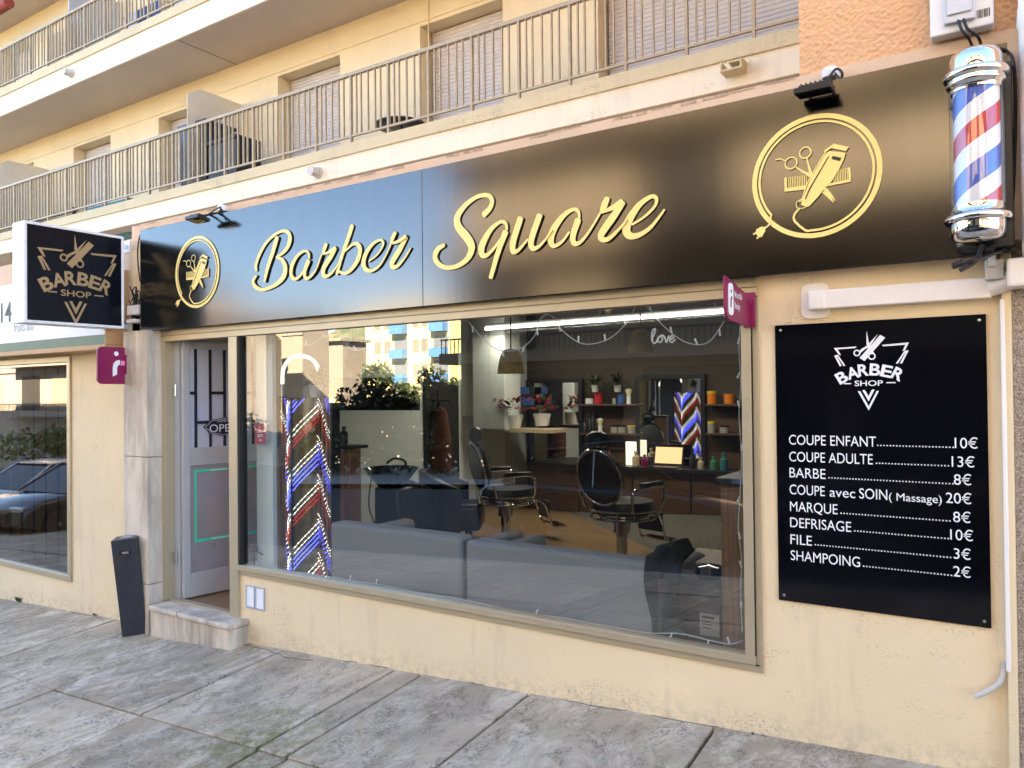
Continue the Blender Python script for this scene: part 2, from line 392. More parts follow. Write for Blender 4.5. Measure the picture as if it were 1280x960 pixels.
J = [-14.4, -13.3, -12.2, -11.1, -10, -8.9, -7.8, -6.72, -5.54, -4.5, -3.43, -3.2, -2.39, -1.29, -.2, .9, 2.0, 3.1, 4.2]
for ri, (a, b) in enumerate(rows):
    for i in range(len(J)-1):
        o = (0, .06, -.04, .08)[ri]
        slab(mb, J[i]+o, J[i+1]+o, a, b, .03, .03, .008+random.random()*.003, random.randrange(3), top=random.uniform(-.004, .003))
for x in (-70, -50, -32): slab(mb, x, x+(20 if x < -40 else 17.6) if x != -50 else -32, .02, -4.3)
slab(mb, 4.2, 30, .02, -4.3)
struct(mb.build('pavement', PAVE))
mb = MB()
for i in range(-60, 25): slab(mb, i, i+1, -4.3, -4.45, 0, 0, .003, top=.002, th=.25)
struct(mb.build('kerb', M['kerb']))
mb = MB()
mb.add([(x, y, gz(x, -4.4)+dz) for x, y, dz in ((-70, -13.5, .02), (30, -13.5, .02), (30, -40, .02), (-70, -40, .02))], [(0, 1, 2, 3)])
struct(mb.build('pavement_across', M['kerb']))

# ================================================================ the barber's single-storey shopfront
shop = thing('barber_shop', 'cream rendered barber shop front with open door, wide window and stone step', 'shop', (-3, 0, -.3))
ZT = 3.0
mb = MB()
mb.box((-5.0, 0, -1.5), (-1.045, .16, .124)); mb.box((-1.045, 0, -1.5), (-.0, .16, 2.78)); mb.box((-6.45, .002, 2.056), (-1.045, .16, 2.78))
mb.box((-6.45, .0, 2.78), (.03, .16, 2.99), 1)
mb.box((-7, .161, 2.75), (.02, 6.41, 2.9), 1)
mb.box((-6.45, .03, -1.5), (-6.0, .16, 2.056))
mb.build('wall', [M['cream'], M['salmon']], shop)
# jagged strip of old paint left along the top of the salmon band
mb = MB(); x = -6.4; 
while x < -.9:
    w = random.uniform(.03, .16)
    if random.random() < .62:
        h = random.uniform(.004, .016); zc = 2.988-h
        mb.box((x, -.003, zc), (x+w, -.0005, 2.9885)) 
    x += w*random.uniform(.9, 1.6)
mb.build('flaking_edge', mat('flaked grey coat', (.52, .37, .27), .9, 0, .4, 30), shop)
mb = MB()
za, zb = P(170, 571, -.15).z, P(170, 728, -.15).z
for a, b in ((-1.4, zb-.002), (zb+.002, za-.002), (za+.002, 2.05)): mb.box((-6.335, -.15, a), (-5.985, .03, b))
mb.build('stone_pillar', M['stone'], shop, .006)
mb = MB()      # door step with a rounded nosing, two stones
xa, xb = P(187, 760, -.17).x, P(288, 790, -.17).x
mb.box((xa, -.165, -1.2), (xb-.012, .05, -.245)); mb.build('doorstep', M['stone'], shop, .006)
mb = MB(); mb.box((xa, -.185, -.243), (-5.55, .06, -.2)); mb.box((-5.546, -.185, -.243), (xb, .06, -.2)); mb.build('step_nosing', M['stone'], shop, .014, seg=3)
# aluminium frames
mb = MB()
mb.box((-6.0, -.022, -.2), (-5.935, .06, 1.955)); mb.box((-5.1, -.024, -.25), (-5.0, .06, 1.955))
mb.box((-6.0, -.026, 1.957), (-1.045, .06, 2.052)); mb.box((-5.93, .0, -.2), (-5.1, .06, -.186))
mb.box((-6.0, -.03, 2.0), (-1.045, -.0265, 2.006), 1)
mb.build('door_frame', [M['alu'], M['alu_dark']], shop, .003)
fr = MB()
fr.box((-5.0, -.012, .126), (-1.045, .05, .16)); fr.box((-5.0, -.03, .164), (-1.075, .05, .205)); fr.box((-5., -.02, .16), (-1.06, .04, .164), 1)
fr.box((-1.075, -.012, .16), (-1.045, .05, 1.955)); fr.box((-1.125, -.03, .205), (-1.079, .05, 1.955)); fr.box((-1.079, -.02, .205), (-1.075, .04, 1.955), 1)
fr.box((-4.998, -.02, .205), (-4.972, .05, 1.955), 1)
wf = fr.build('window_frame', [M['alu'], M['dark']], shop, .002)
mb = MB(); mb.box((-4.972, .012, .205), (-1.125, .018, 1.956)); mb.build('pane', M['glass'], wf)
# interior shell
FZ = -.2
mb = MB(); mb.box((-6.9, .06, FZ-.1), (-.95, 6.4, FZ)); mb.build('interior_floor', M['floorwood'], shop)
mb = MB(); mb.box((-7.0, .16, FZ), (-6.85, 6.4, 2.7)); mb.build('interior_wall', M['wallgreen'], shop)
mb = MB(); mb.box((-6.85, 6.25, FZ), (-.95, 6.4, 2.7)); mb.build('interior_wall', M['walldark'], shop)
mb = MB(); mb.box((-1.0, .16, FZ), (-.9, 6.4, 2.7)); mb.build('interior_wall', M['walldark'], shop)
mb = MB(); mb.box((-7, .162, 2.7), (-.9, 6.4, 2.74)); mb.build('ceiling', M['ceil'], shop)
# open door leaf, hinged on the left and swung inwards
dr = MB(); a = R(82); ux = Vector((math.cos(a), math.sin(a), 0)); un = Vector((ux.y, -ux.x, 0)); H0 = Vector((-5.86, .07, FZ+.012))
def D(u, w, h): return H0 + ux*u + Vector((0, 0, w)) + un*h
def dbox(mb, u0, u1, w0, w1, h0, h1, m=0):
    c = [D(u, w, h) for w in (w0, w1) for u, h in ((u0, h0), (u1, h0), (u1, h1), (u0, h1))]
    mb.add(c, [(0, 3, 2, 1), (4, 5, 6, 7), (0, 1, 5, 4), (1, 2, 6, 5), (2, 3, 7, 6), (3, 0, 4, 7)], m)
DW, DH = .9, 2.145
for q in ((0, .06, 0, DH), (DW-.06, DW, 0, DH), (.06, DW-.06, DH-.06, DH), (.06, DW-.06, 0, .2), (.06, DW-.06, 1.1, 1.25)): dbox(dr, *q, 0, .045)
door = dr.build('door', M['purpleframe'], shop, .004)
mb = MB(); dbox(mb, .06, DW-.06, .2, 1.1, .012, .03); mb.build('lower_panel', mat('grey door panel', (.34, .315, .30), .3, .1, .08, 4), door)
mb = MB(); dbox(mb, .06, DW-.06, 1.25, DH-.06, .016, .024); mb.build('glazing', mat('milky glass', (.55, .57, .66), .15), door)
mb = MB(); bars = (.105, .235, .365, .5, .635)
for u in bars: dbox(mb, u, u+.022, 1.25, DH-.06, .026, .036)
for u0, u1, w in ((.06, .105, 1.7), (.127, .235, 1.45), (.257, .365, 1.7), (.387, .5, 1.45), (.522, .635, 1.7), (.657, .84, 1.45)): dbox(mb, u0, u1, w, w+.025, .026, .036)
mb.build('bars', M['black'], door)
mb = MB()
for q in ((.1, .8, 1.04, 1.062), (.1, .8, .45, .475), (.1, .118, .475, 1.04)): dbox(mb, *q, .031, .033)
for u0, u1, w in ((.24, .4, 1.046), (.25, .5, .458)):
    u = u0
    while u < u1: dbox(mb, u, u+.016, w, w+.01, .0335, .0345, 1); u += .024
mb.build('decal', [M['greentape'], M['white_print']], door)
mb = MB()
for z in (.35, 1.75): mb = MB(); mb.tube([(-5.905, .05, FZ+z-.05), (-5.905, .05, FZ+z+.05)], .011, 8); mb.box((-5.93, .045, FZ+z-.05), (-5.905, .05, FZ+z+.05)); mb.build('hinge', M['steel'], door)
mb = MB(); mb.box((-5.935, .06, FZ), (-5.87, .075, 1.95)); mb.build('jamb', mat('bluish jamb', (.45, .47, .5), .5), door)
osn = thing('open_sign', 'black scalloped open sign hung on the glass of the white door', 'sign', D(.36, 1.4, .04))
mb = MB(); pts = []
for k in range(48):
    t = 2*math.pi*k/48; rr = 1+.06*math.cos(8*t); pts.append(D(.36+0*t+.17*rr*math.cos(t), 1.42+.075*rr*math.sin(t), .037))
mb.prism(pts, un*.008); mb.build('plate', M['black'], osn)
mb = MB(); text(mb, 'OPEN', .07, lambda u, v, h: D(.36+u*1.1, 1.375+v, .046+h), 'c', .0); text(mb, 'COME IN', .022, lambda u, v, h: D(.36+u, 1.46+v, .046+h), 'c')
pp = [D(.36+.157*(1+.06*math.cos(8*t))*math.cos(t), 1.42+.067*(1+.06*math.cos(8*t))*math.sin(t), .0465) for t in [2*math.pi*k/60 for k in range(60)]]
mb.tube(pp, .0018, 4, closed=True); mb.build('lettering', M['white_print'], osn)

# ================================================================ neighbouring shop on the left
nb = thing('neighbouring_shop', 'cream rendered shop front with a wide dim window left of the stone pillar', 'shop', (-9.5, 0, -.6))
mb = MB()
NX0, NX1, NZ0, NZ1 = -13.2, -7.47, -.24, 1.89
mb.box((NX1, .002, -1.6), (-6.335, .16, 2.3)); mb.box((-30, .002, -2.6), (NX1, .16, NZ0)); mb.box((-30, .002, NZ0), (NX0, .16, NZ1)); mb.box((-30, .002, NZ1), (NX1, .16, 2.3))
mb.box((-30, .0, 2.3), (-6.45, .16, 2.88), 1); mb.box((-30, .161, 2.5), (-7.02, 3.9, 2.8), 1)
mb.build('wall', [M['cream'], M['salmon']], nb)
fr = MB(); w = .055
fr.box((NX0, -.02, NZ0), (NX1, .06, NZ0+w)); fr.box((NX0, -.02, NZ1-w), (NX1, .06, NZ1)); fr.box((NX1-w, -.02, NZ0+w), (NX1, .06, NZ1-w)); fr.box((-10.3, -.015, NZ0+w), (-10.24, .05, NZ1-w))
wf2 = fr.build('window_frame', M['alu'], nb, .004)
mb = MB(); mb.box((NX0+.01, .015, NZ0+w), (NX1-w, .021, NZ1-w)); mb.build('pane', M['glass_old'], wf2)
mb = MB(); mb.box((NX0-.5, .16, -.5), (NX1-.0, 2.6, -.36)); mb.box((NX0-.5, 2.5, -.36), (NX1, 2.6, 2.3)); mb.box((NX1-.02, .16, -.36), (NX1+.05, 2.6, 2.3)); mb.box((NX0-.5, .16, 2.3), (NX1, 2.6, 2.42))
mb.build('interior', mat('dim brown interior', (.10, .08, .065), .8), nb)
mb = MB()
for k in range(26):
    x = NX1-.12-k*.13; mb.box((x-.11, .3+.02*(k % 2), NZ0), (x, .312+.02*(k % 2), NZ1+.2))
mb.build('blind', mat('brown vertical blind', (.50, .43, .36), .8, 0, .1), nb)
ns = thing('shop_sign', 'long white shop sign with a green lower stripe, half hidden by the lightbox', 'sign', (-8.5, -.2, 2.2))
zg, zg2, zt_, zb_ = P(132, 418, -.2).z, P(132, 430, -.2).z, P(0, 358, -.2).z, P(132, 436, -.2).z
mb = MB(); mb.box((-14, -.2, zg), (-6.52, .0, zt_)); mb.build('panel', M['white'], ns, .004)
mb = MB(); mb.box((-14, -.203, zg2), (-6.52, .0, zg-.001)); mb.build('stripe', mat('sage green paint', (.16, .22, .14), .6, 0, .1), ns)
mb = MB(); mb.box((-14, -.21, zb_), (-6.51, .0, zg2-.001)); mb.box((-6.518, -.206, zg2), (-6.505, .0, zt_)); mb.build('edge_trim', mat('orange wood trim', (.56, .33, .15), .6, 0, .1), ns)
mb = MB()
a = P(1, 404, -.2); text(mb, '14', P(2, 379, -.2).z-P(2, 404, -.2).z, lambda u, v, h: Vector((P(14.5, 400, -.2).x+u, -.2005-h, P(2, 403, -.2).z+v)), 'r', .015)
mb.build('lettering', mat('dark grey print', (.10, .11, .10), .6), ns)
mb = MB(); text(mb, "fruits bio", .1, lambda u, v, h: Vector((P(42, 417, -.2).x+u, -.2005-h, P(30, 414, -.2).z+v)), 'r', -.01, sx=.78)
mb.build('small_lettering', mat('thin grey print', (.34, .34, .33), .6), ns)

# ================================================================ apartment building set back behind the shops
YB, YW = 3.23, 4.33
ap = thing('apartment_building', 'yellow apartment building with long railed balconies and rolled down shutters', 'building', (-15, 8, 0))
WIN = [(-31.3, -29.9), (-28.2, -26.8), (-25.1, -23.7), (-22.0, -20.6), (-18.9, -17.5), (-15.87, -14.51), (-12.93, -11.55), (-9.70, -8.32), (-6.78, -5.41), (-4.06, -1.6)]
ST = 2.72; mb = MB()
zsb = P(0, 318, YB).z; zsb2 = P(221, 49, YB).z
for f in range(4):
    zf = 4.2+ST*f; zh = 6.545+ST*f
    edges = [-45] + [e for w in WIN for e in w] + [-.84]
    for i in range(0, len(edges), 2): mb.box((edges[i], YW, zf+(.12 if f else -.2)), (edges[i+1], YW+.3, zh))
    mb.box((-45, YW, zh), (-.84, YW+.3, zf+ST+.12))
mb.box((-45, YW+.31, 2.95), (-.84, 12, 16.5)); mb.box((-45, YW, 2.95), (-.84, YW+.3, 4.0)); mb.box((-45, 6.45, -2), (.02, 12, 2.94)); mb.box((-45, YW, 14.5), (-.84, YW+.3, 16.5)); mb.box((-45.2, YB-.3, 16.5), (-.84, 12.2, 16.8))
mb.build('wall', M['cream_up'], ap)
dimw = mat('dim window', (.07, .06, .055), .25)
for f in range(2):
    for a, b in WIN: MB().box((a-.02, YW+.303, 4.0+ST*f), (b+.02, YW+.3095, 6.6+ST*f)).build('window', dimw, ap)
def slats(mb, x0, x1, y, z0, z1, p=.052):
    n = int((z1-z0)/p); vs = []
    prof = []
    for i in range(n):
        z = z0+i*p; prof += [(0, z), (-.008, z+.008), (-.011, z+p*.45), (-.008, z+p-.012), (0, z+p-.004)]
    for d, z in prof: vs += [(x0, y+d, z), (x1, y+d, z)]
    mb.add(vs, [(2*i, 2*i+1, 2*i+3, 2*i+2) for i in range(len(prof)-1)])
for f in range(2):
    for k, (a, b) in enumerate(WIN):
        if k < 3 and f == 0: continue
        mb = MB(); zb0 = 4.25+ST*f
        if f == 1 and k in (6, 7): zb0 += 1.3
        slats(mb, a+.03, b-.03, YW+.24, zb0, 6.543+ST*f); mb.build('roller_shutter', M['shutter'], ap)
mb = MB()
for f in range(2): mb.box((-45, YW-.012, 6.6+ST*f), (-.84, YW-.0, 6.62+ST*f))
mb.tube([(-6.62, YW-.012, 4.3), (-6.62, YW-.012, 6.95)], .008, 6); mb.build('wall_moulding', M['cream_up'], ap)
for f in range(3):
    zo = ST*f if f < 2 else 2*ST+.03
    lz = P(640, 143, YB).z; lt = P(640, 127, YB).z
    if f == 1: zo = P(0, 113, YB).z - lt
    mb = MB(); mb.box((-45, YB, (zsb if f == 0 else zsb2+(0 if f == 1 else ST))), (-.845, YW, lz+zo-.001), 0)
    mb.box((-45, YB-.025, lz+zo), (-.845, YB+.14, lt+zo), 1)
    # soffit skin and its expansion joint
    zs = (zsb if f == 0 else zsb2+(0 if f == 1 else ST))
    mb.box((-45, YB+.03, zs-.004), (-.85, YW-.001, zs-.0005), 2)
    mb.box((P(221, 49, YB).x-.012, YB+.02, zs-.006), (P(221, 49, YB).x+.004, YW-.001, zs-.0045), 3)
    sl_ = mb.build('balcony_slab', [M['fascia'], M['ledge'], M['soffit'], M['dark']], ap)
    rb = MB(); zbr, ztr = P(640, 116, YB).z+zo, P(640, 25, YB).z+zo
    if f == 1: ztr = P(100, 8, YB).z
    if f < 2:
        rb.box((-45, YB+.0, ztr-.03), (-.85, YB+.05, ztr+.012)); rb.box((-45, YB+.008, zbr-.012), (-.85, YB+.04, zbr+.012))
        k = 0
        while True:
            x = -1.947-.635*k
            if x < -36: break
            rb.box((x-.014, YB+.005, lt+zo-.01), (x+.014, YB+.045, ztr-.03))
            for q in (.13, .22, .34, .46, .54): rb.box((x-q-.008, YB+.012, zbr+.012), (x-q+.008, YB+.036, ztr-.03))
            k += 1
        for x in (-1.31,): rb.box((x-.014, YB+.005, lt+zo-.01), (x+.014, YB+.045, ztr-.03))
        for q in (.13, .22, .34, .46, .54): rb.box((-1.31-q-.008, YB+.012, zbr+.012), (-1.31-q+.008, YB+.036, ztr-.03)) if False else None
        rb.build('railing', M['railpaint'], sl_, 0)
# frosted dividers between flats
for xp, yp in ((302, 131), (61, 212)):
    b_ = P(xp, yp, YW); 
    mb = MB(); z1 = b_.z; pr = [(b_.x, YB+.1, 4.55), (b_.x, YW-.01, 4.55), (b_.x, YW-.01, z1), (b_.x, YB+.32, z1), (b_.x, YB+.1, z1-.14)]
    mb.prism(pr, (.012, 0, 0)); mb.build('balcony_divider', M['frost'], ap)
mb = MB(); a_ = P(6, 14, YB+.2); mb.box((-14.2, YB+.16, 7.3), (-14.17, YW, P(7, 15, YB+.05).z)); mb.build('balcony_divider', mat('grey framed panel', (.42, .44, .48), .5), ap)
# rain spouts
def spout(px, py, square=False):
    c = P(px, py, YB)
    r_ = thing('rain_spout', '', 'rain spout', c, 'rain spouts on the balcony edges')
    mb = MB()
    if square:
        mb.box((c.x-.1, YB-.16, c.z-.05), (c.x+.1, YB, c.z-.03)); mb.box((c.x-.1, YB-.16, c.z-.03), (c.x-.08, YB, c.z+.04)); mb.box((c.x+.08, YB-.16, c.z-.03), (c.x+.1, YB, c.z+.04)); mb.box((c.x-.04, YB-.1, c.z+.04), (c.x+.1, YB, c.z+.055))
        mb.build('gutter_mouth', M['ledge'], r_, .004)
    else:
        mb.lathe([(.045, -.14), (.06, -.14), (.06, .0), (.05, .0)], (c.x, YB, c.z), 16, axis='y', xf=Matrix.Rotation(R(180), 4, 'Z') if False else None)
        mb.lathe([(.075, -.03), (.08, -.0)], (c.x, YB, c.z), 16, axis='y')
        mb.build('pipe_mouth', M['pipe'], r_, 0, True)
    return r_
spout(90, 92)['label'] = 'short round rain spout on the pale edge of the upper balcony'
spout(398, 216)['label'] = 'short round rain spout on the lower balcony edge between the two black floodlights'
spout(920, 88, True)['label'] = 'squared rain spout on the lower balcony edge near the salmon wall'

# ================================================================ corner block in salmon roughcast
cb = thing('corner_building', 'salmon roughcast corner building rising above the right end of the fascia sign', 'building', (3, 4, 0))
from mathutils import noise as mn
mb = MB(); mb.box((-.84, .03, 2.99), (9, 12, 16.5)); mb.build('wall', M['rough'], cb)
mb = MB(); nx_, nz_ = 260, 170; st_ = .0055; vs = []
for j in range(nz_+1):
    for i in range(nx_+1):
        x, z = -.84+st_*i, 2.992+st_*j; q = Vector((x*78, 3.3, z*88)); d = mn.noise(q)*.6+mn.noise(q*2.1)*.3
        e = min(1, (nx_-i)/6, (nz_-j)/6)
        vs.append((x, .012-.012*max(-.35, d)*e, z))
mb.add(vs, [(j*(nx_+1)+i, j*(nx_+1)+i+1, (j+1)*(nx_+1)+i+1, (j+1)*(nx_+1)+i) for j in range(nz_) for i in range(nx_)]); mb.build('roughcast_coat', M['rough_flat'], cb, 0, True, auto=180)
mb = MB(); mb.box((.0, .01, 2.11), (9, .2, 2.988)); mb.box((.03, .16, -1.5), (9, 12, 2.985)); mb.build('lower_wall', M['salmon'], cb)
mb = MB(); mb.box((-.008, -.035, -1.5), (.6, .159, 2.105)); mb.build('stone_pilaster', M['granular'], cb)
mb = MB(); mb.box((-.045, -.038, -1.5), (-.009, .0, 2.1)); mb.build('pilaster_edge', M['cream'], cb, .006)
#@@SIGNS
# ================================================================ fascia sign
YS = -.1
sg = thing('fascia_sign', 'long brushed bronze fascia sign with raised gold script over the shop window', 'shop sign', (-3, YS, 2.45))
xl, xm, xr = P(175, 289, YS).x, P(528, 300, YS).x, P(1259, 60, YS).x
z0, z1 = 2.045, 2.9
mb = MB()
for a, b in ((xl, xm-.0015), (xm+.0015, xr)): mb.box((a, YS, z0), (b, YS+.004, z1))
mb.build('face_panel', M['sign'], sg, .0015)
mb = MB(); mb.box((xl+.004, YS+.0045, z0+.01), (xr-.004, -.003, z1-.008)); mb.build('carcass', M['dark'], sg)
def sp(u, v, h): return Vector((u, YS-h, v))
def word(strokes, ox, oy, sc, name):
    mb = MB(); d = .010
    for i, (pts, wid) in enumerate(strokes):
        c = [P(ox+x/sc, oy+y/sc, YS) for x, y in pts]
        # widths traced in photo pixels -> metres through the height scale at that place
        k = [(P(ox+x/sc, oy+y/sc-.5, YS)-P(ox+x/sc, oy+y/sc+.5, YS)).length/sc for x, y in pts]
        ribbon(mb, [(q.x, q.z) for q in c], [w*kk*.97 for w, kk in zip(wid, k)], sp, d+.0012*(i % 5), n=9)
    return mb
S1 = [([(112, 650), (108, 590), (150, 470), (225, 335), (325, 235), (430, 183), (500, 205), (518, 285), (490, 375), (430, 450), (355, 495)], [44, 50, 48, 42, 38, 38, 50, 66, 60, 40, 24]),
      ([(352, 500), (425, 530), (462, 620), (445, 725), (375, 805), (280, 862), (185, 885), (105, 850), (78, 785), (118, 722)], [22, 48, 70, 72, 58, 44, 40, 52, 50, 26]),
      ([(362, 268), (310, 450), (255, 620), (217, 785)], [72, 66, 56, 40]),
      ([(752, 510), (745, 450), (695, 425), (605, 490), (545, 610), (538, 710), (578, 758), (640, 728), (700, 640)], [26, 30, 32, 44, 58, 56, 44, 34, 24]),
      ([(742, 548), (698, 670), (712, 748), (765, 735), (835, 650), (905, 470)], [66, 60, 48, 36, 24, 22]),
      ([(950, 345), (930, 400), (912, 460)], [54, 56, 30]), ([(905, 460), (980, 440), (1062, 385)], [20, 38, 48]),
      ([(1062, 395), (1010, 490), (930, 620), (922, 705), (965, 725), (1030, 680), (1095, 590)], [58, 70, 70, 60, 44, 30, 20])]
S2 = [([(300, 125), (255, 270), (185, 470), (122, 695)], [64, 62, 56, 46]),
      ([(225, 420), (310, 345), (372, 342), (400, 410), (372, 530), (300, 640), (225, 690), (150, 670)], [22, 38, 50, 66, 64, 50, 42, 36]),
      ([(505, 545), (600, 475), (668, 375), (678, 315), (632, 293), (545, 350), (472, 455), (443, 560), (468, 640), (540, 660), (635, 600), (718, 465), (775, 335)], [22, 22, 26, 34, 34, 44, 62, 68, 58, 42, 28, 22, 20]),
      ([(822, 208), (798, 260), (778, 322)], [52, 58, 40]), ([(780, 335), (865, 308), (950, 250)], [24, 42, 50]),
      ([(948, 262), (870, 410), (785, 555), (790, 612), (850, 602), (935, 505), (1008, 388)], [62, 74, 74, 60, 42, 28, 18])]
S3 = [([(610, 308), (668, 245), (690, 170), (650, 118), (545, 130), (425, 215), (345, 330), (355, 430), (435, 530), (487, 630), (455, 735), (360, 815), (245, 840), (155, 800), (122, 730), (150, 655), (212, 615)], [66, 58, 50, 44, 44, 56, 76, 86, 92, 84, 66, 50, 44, 54, 62, 58, 40]),
      ([(838, 460), (828, 398), (770, 385), (675, 465), (595, 610), (590, 700), (632, 718), (700, 660), (775, 560)], [28, 34, 36, 56, 80, 66, 46, 34, 28]),
      ([(825, 490), (755, 680), (682, 935)], [72, 62, 52]),
      ([(975, 352), (905, 580), (905, 675), (960, 662), (1050, 560)], [70, 74, 60, 38, 24]),
      ([(1168, 322), (1090, 550), (1095, 640), (1150, 638), (1225, 565), (1290, 470)], [70, 72, 58, 40, 26, 24])]
S4 = [([(362, 345), (350, 275), (290, 262), (195, 330), (102, 465), (78, 570), (112, 622), (190, 580), (262, 485)], [26, 34, 40, 60, 80, 72, 46, 32, 26]),
      ([(348, 370), (300, 520), (312, 592), (370, 588), (462, 480), (585, 275)], [74, 68, 56, 40, 28, 24]),
      ([(640, 152), (615, 215), (588, 285)], [62, 74, 46]), ([(595, 285), (700, 240), (785, 185)], [30, 50, 62]),
      ([(795, 195), (695, 345), (592, 495), (592, 555), (660, 552), (770, 450), (840, 365)], [68, 84, 78, 58, 46, 30, 22]),
      ([(890, 408), (1010, 332), (1112, 230), (1132, 152), (1080, 130), (965, 210), (872, 340), (832, 450), (862, 518), (950, 517), (1060, 450), (1140, 360), (1212, 262)], [26, 28, 32, 40, 44, 62, 86, 92, 76, 56, 42, 32, 24])]
mbw = word(S1, 310, 270, 9.6, ''); m2 = word(S2, 410, 270, 9.6, ''); mbw.add(m2.v, m2.f, 0); mbw.m[-len(m2.m):] = m2.m
mbw.build('lettering', [M['gold'], M['gold_edge']], sg)
mbw = word(S3, 530, 230, 8, ''); m2 = word(S4, 680, 230, 8, ''); mbw.add(m2.v, m2.f, 0); mbw.m[-len(m2.m):] = m2.m
mbw.build('lettering', [M['gold'], M['gold_edge']], sg)
# emblem: cord ring with plug, comb, scissors, clipper (traced on the right-hand emblem, re-used on the left)
EC = P(1022, 220, YS)
def eq(x, y): q = P(920+x/5.335, 130+y/5.335, YS); return (q.x-EC.x, q.z-EC.z)
RING = .5*abs(eq(978, 480)[0]-eq(113, 540)[0])
def emblem(mb, place):
    cx, cy = (eq(978, 480)[0]+eq(113, 540)[0])/2, (eq(570, 62)[1]+eq(520, 895)[1])/2
    Rr = (eq(570, 62)[1]-eq(520, 895)[1])/2
    T = 2*math.pi
    def stroke(pts, w, d=.006, n=6, lift=.0008, rd=True):
        ribbon(mb, pts, w if isinstance(w, list) else [w]*len(pts), place, d, 0, 1, n, lift, rd)
    ring = [(cx+Rr*.961*math.cos(a), cy+Rr*.961*math.sin(a)) for a in [R(222)-T*k/60 for k in range(61)]]
    stroke(ring, .078*Rr, .006, 1, .0006, False)
    inner = [(cx+Rr*.875*math.cos(a), cy+Rr*.875*math.sin(a)) for a in [R(218)-R(318)*k/60 for k in range(61)]]
    stroke(inner + [eq(395, 785), eq(392, 740), eq(425, 700)], .036*Rr, .0072, 2, .0006)
    stroke([inner[0], eq(236, 745), eq(228, 800), eq(195, 830)], .03*Rr, .0075)
    def poly(pp, d=.0085, ms=1):
        f = [place(*eq(*q), .001) for q in pp]; mb.prism(f, place(0, 0, d)-place(0, 0, .001), 0, ms)
    poly([(200, 822), (198, 850), (175, 890), (150, 885), (132, 862), (140, 838), (170, 820)])
    poly([(138, 852), (115, 868), (121, 876), (145, 862)], .008); poly([(155, 880), (137, 896), (144, 903), (165, 886)], .008)
    # comb
    poly([(325, 565), (470, 545), (470, 572), (327, 588)]); poly([(600, 538), (765, 505), (770, 520), (610, 552)])
    poly([(325, 495), (341, 493), (343, 566), (327, 568)], .0075); poly([(748, 427), (764, 424), (769, 505), (753, 510)], .0075)
    for k in range(11):
        x = 352+k*11.5; poly([(x, 492-k*1.6), (x+6, 491-k*1.6), (x+7, 562-k*1.6), (x+1, 563-k*1.6)], .007)
    for k in range(9):
        x = 652+k*11; poly([(x, 446-k*2.2), (x+5.5, 445-k*2.2), (x+7, 530-k*2.2), (x+1.5, 531-k*2.2)], .007)
    # scissors
    def ell(x, y, r_, w): 
        c = eq(x, y); rr = abs(eq(x, y-r_)[1]-c[1]); stroke([(c[0]+rr*math.cos(T*k/24), c[1]+rr*math.sin(T*k/24)) for k in range(25)], w*.5, .0088, 2, .0004, False)
    ell(370, 397, 38, .012); ell(465, 328, 36, .012)
    stroke([eq(268, 375), eq(300, 370), eq(332, 382)], .0055, .009); stroke([eq(405, 425), eq(450, 455), eq(500, 480)], [.006, .009, .016], .0092); stroke([eq(475, 365), eq(490, 420), eq(505, 480)], [.006, .009, .016], .0095)
    stroke([eq(592, 590), eq(630, 628), eq(656, 662)], [.016, .011, .002], .0091); stroke([eq(600, 570), eq(640, 615), eq(668, 650)], [.014, .009, .002], .0096)
    # clipper body with dark recess lines
    poly([(625, 318), (735, 330), (722, 372), (690, 440), (640, 520), (600, 560), (548, 625), (492, 685), (470, 690), (437, 672), (446, 640), (500, 500), (560, 400), (600, 335)], .0105)
    poly([(655, 268), (756, 291), (736, 318), (640, 298), (612, 316), (590, 340), (596, 310)], .0108)
    stroke([eq(590, 340), eq(535, 430), eq(480, 530), eq(440, 645), eq(420, 650)], .0045, .0100)
    stroke([eq(437, 640), eq(408, 660), eq(412, 695), eq(440, 700), eq(465, 694)], .0045, .0110)
    b = len(mb.m)
    f = [place(*eq(*q), .0106) for q in ((648, 350), (705, 362), (697, 385), (640, 371))]; mb.prism(f, place(0, 0, .0010)-place(0, 0, 0), 1, 1)
    f = [place(*eq(*q), .0106) for q in ((618, 352), (624, 356), (500, 570), (468, 640), (462, 636), (492, 566))]; mb.prism(f, place(0, 0, .0010)-place(0, 0, 0), 1, 1)
mb = MB(); emblem(mb, lambda u, v, h: Vector((EC.x+u, YS-h, EC.z+v))); mb.build('emblem', [M['gold'], M['gold_edge']], sg)
L = P(248, 340, YS); mb = MB(); emblem(mb, lambda u, v, h: Vector((L.x+u, YS-h, L.z+v))); mb.build('emblem', [M['gold'], M['gold_edge']], sg)

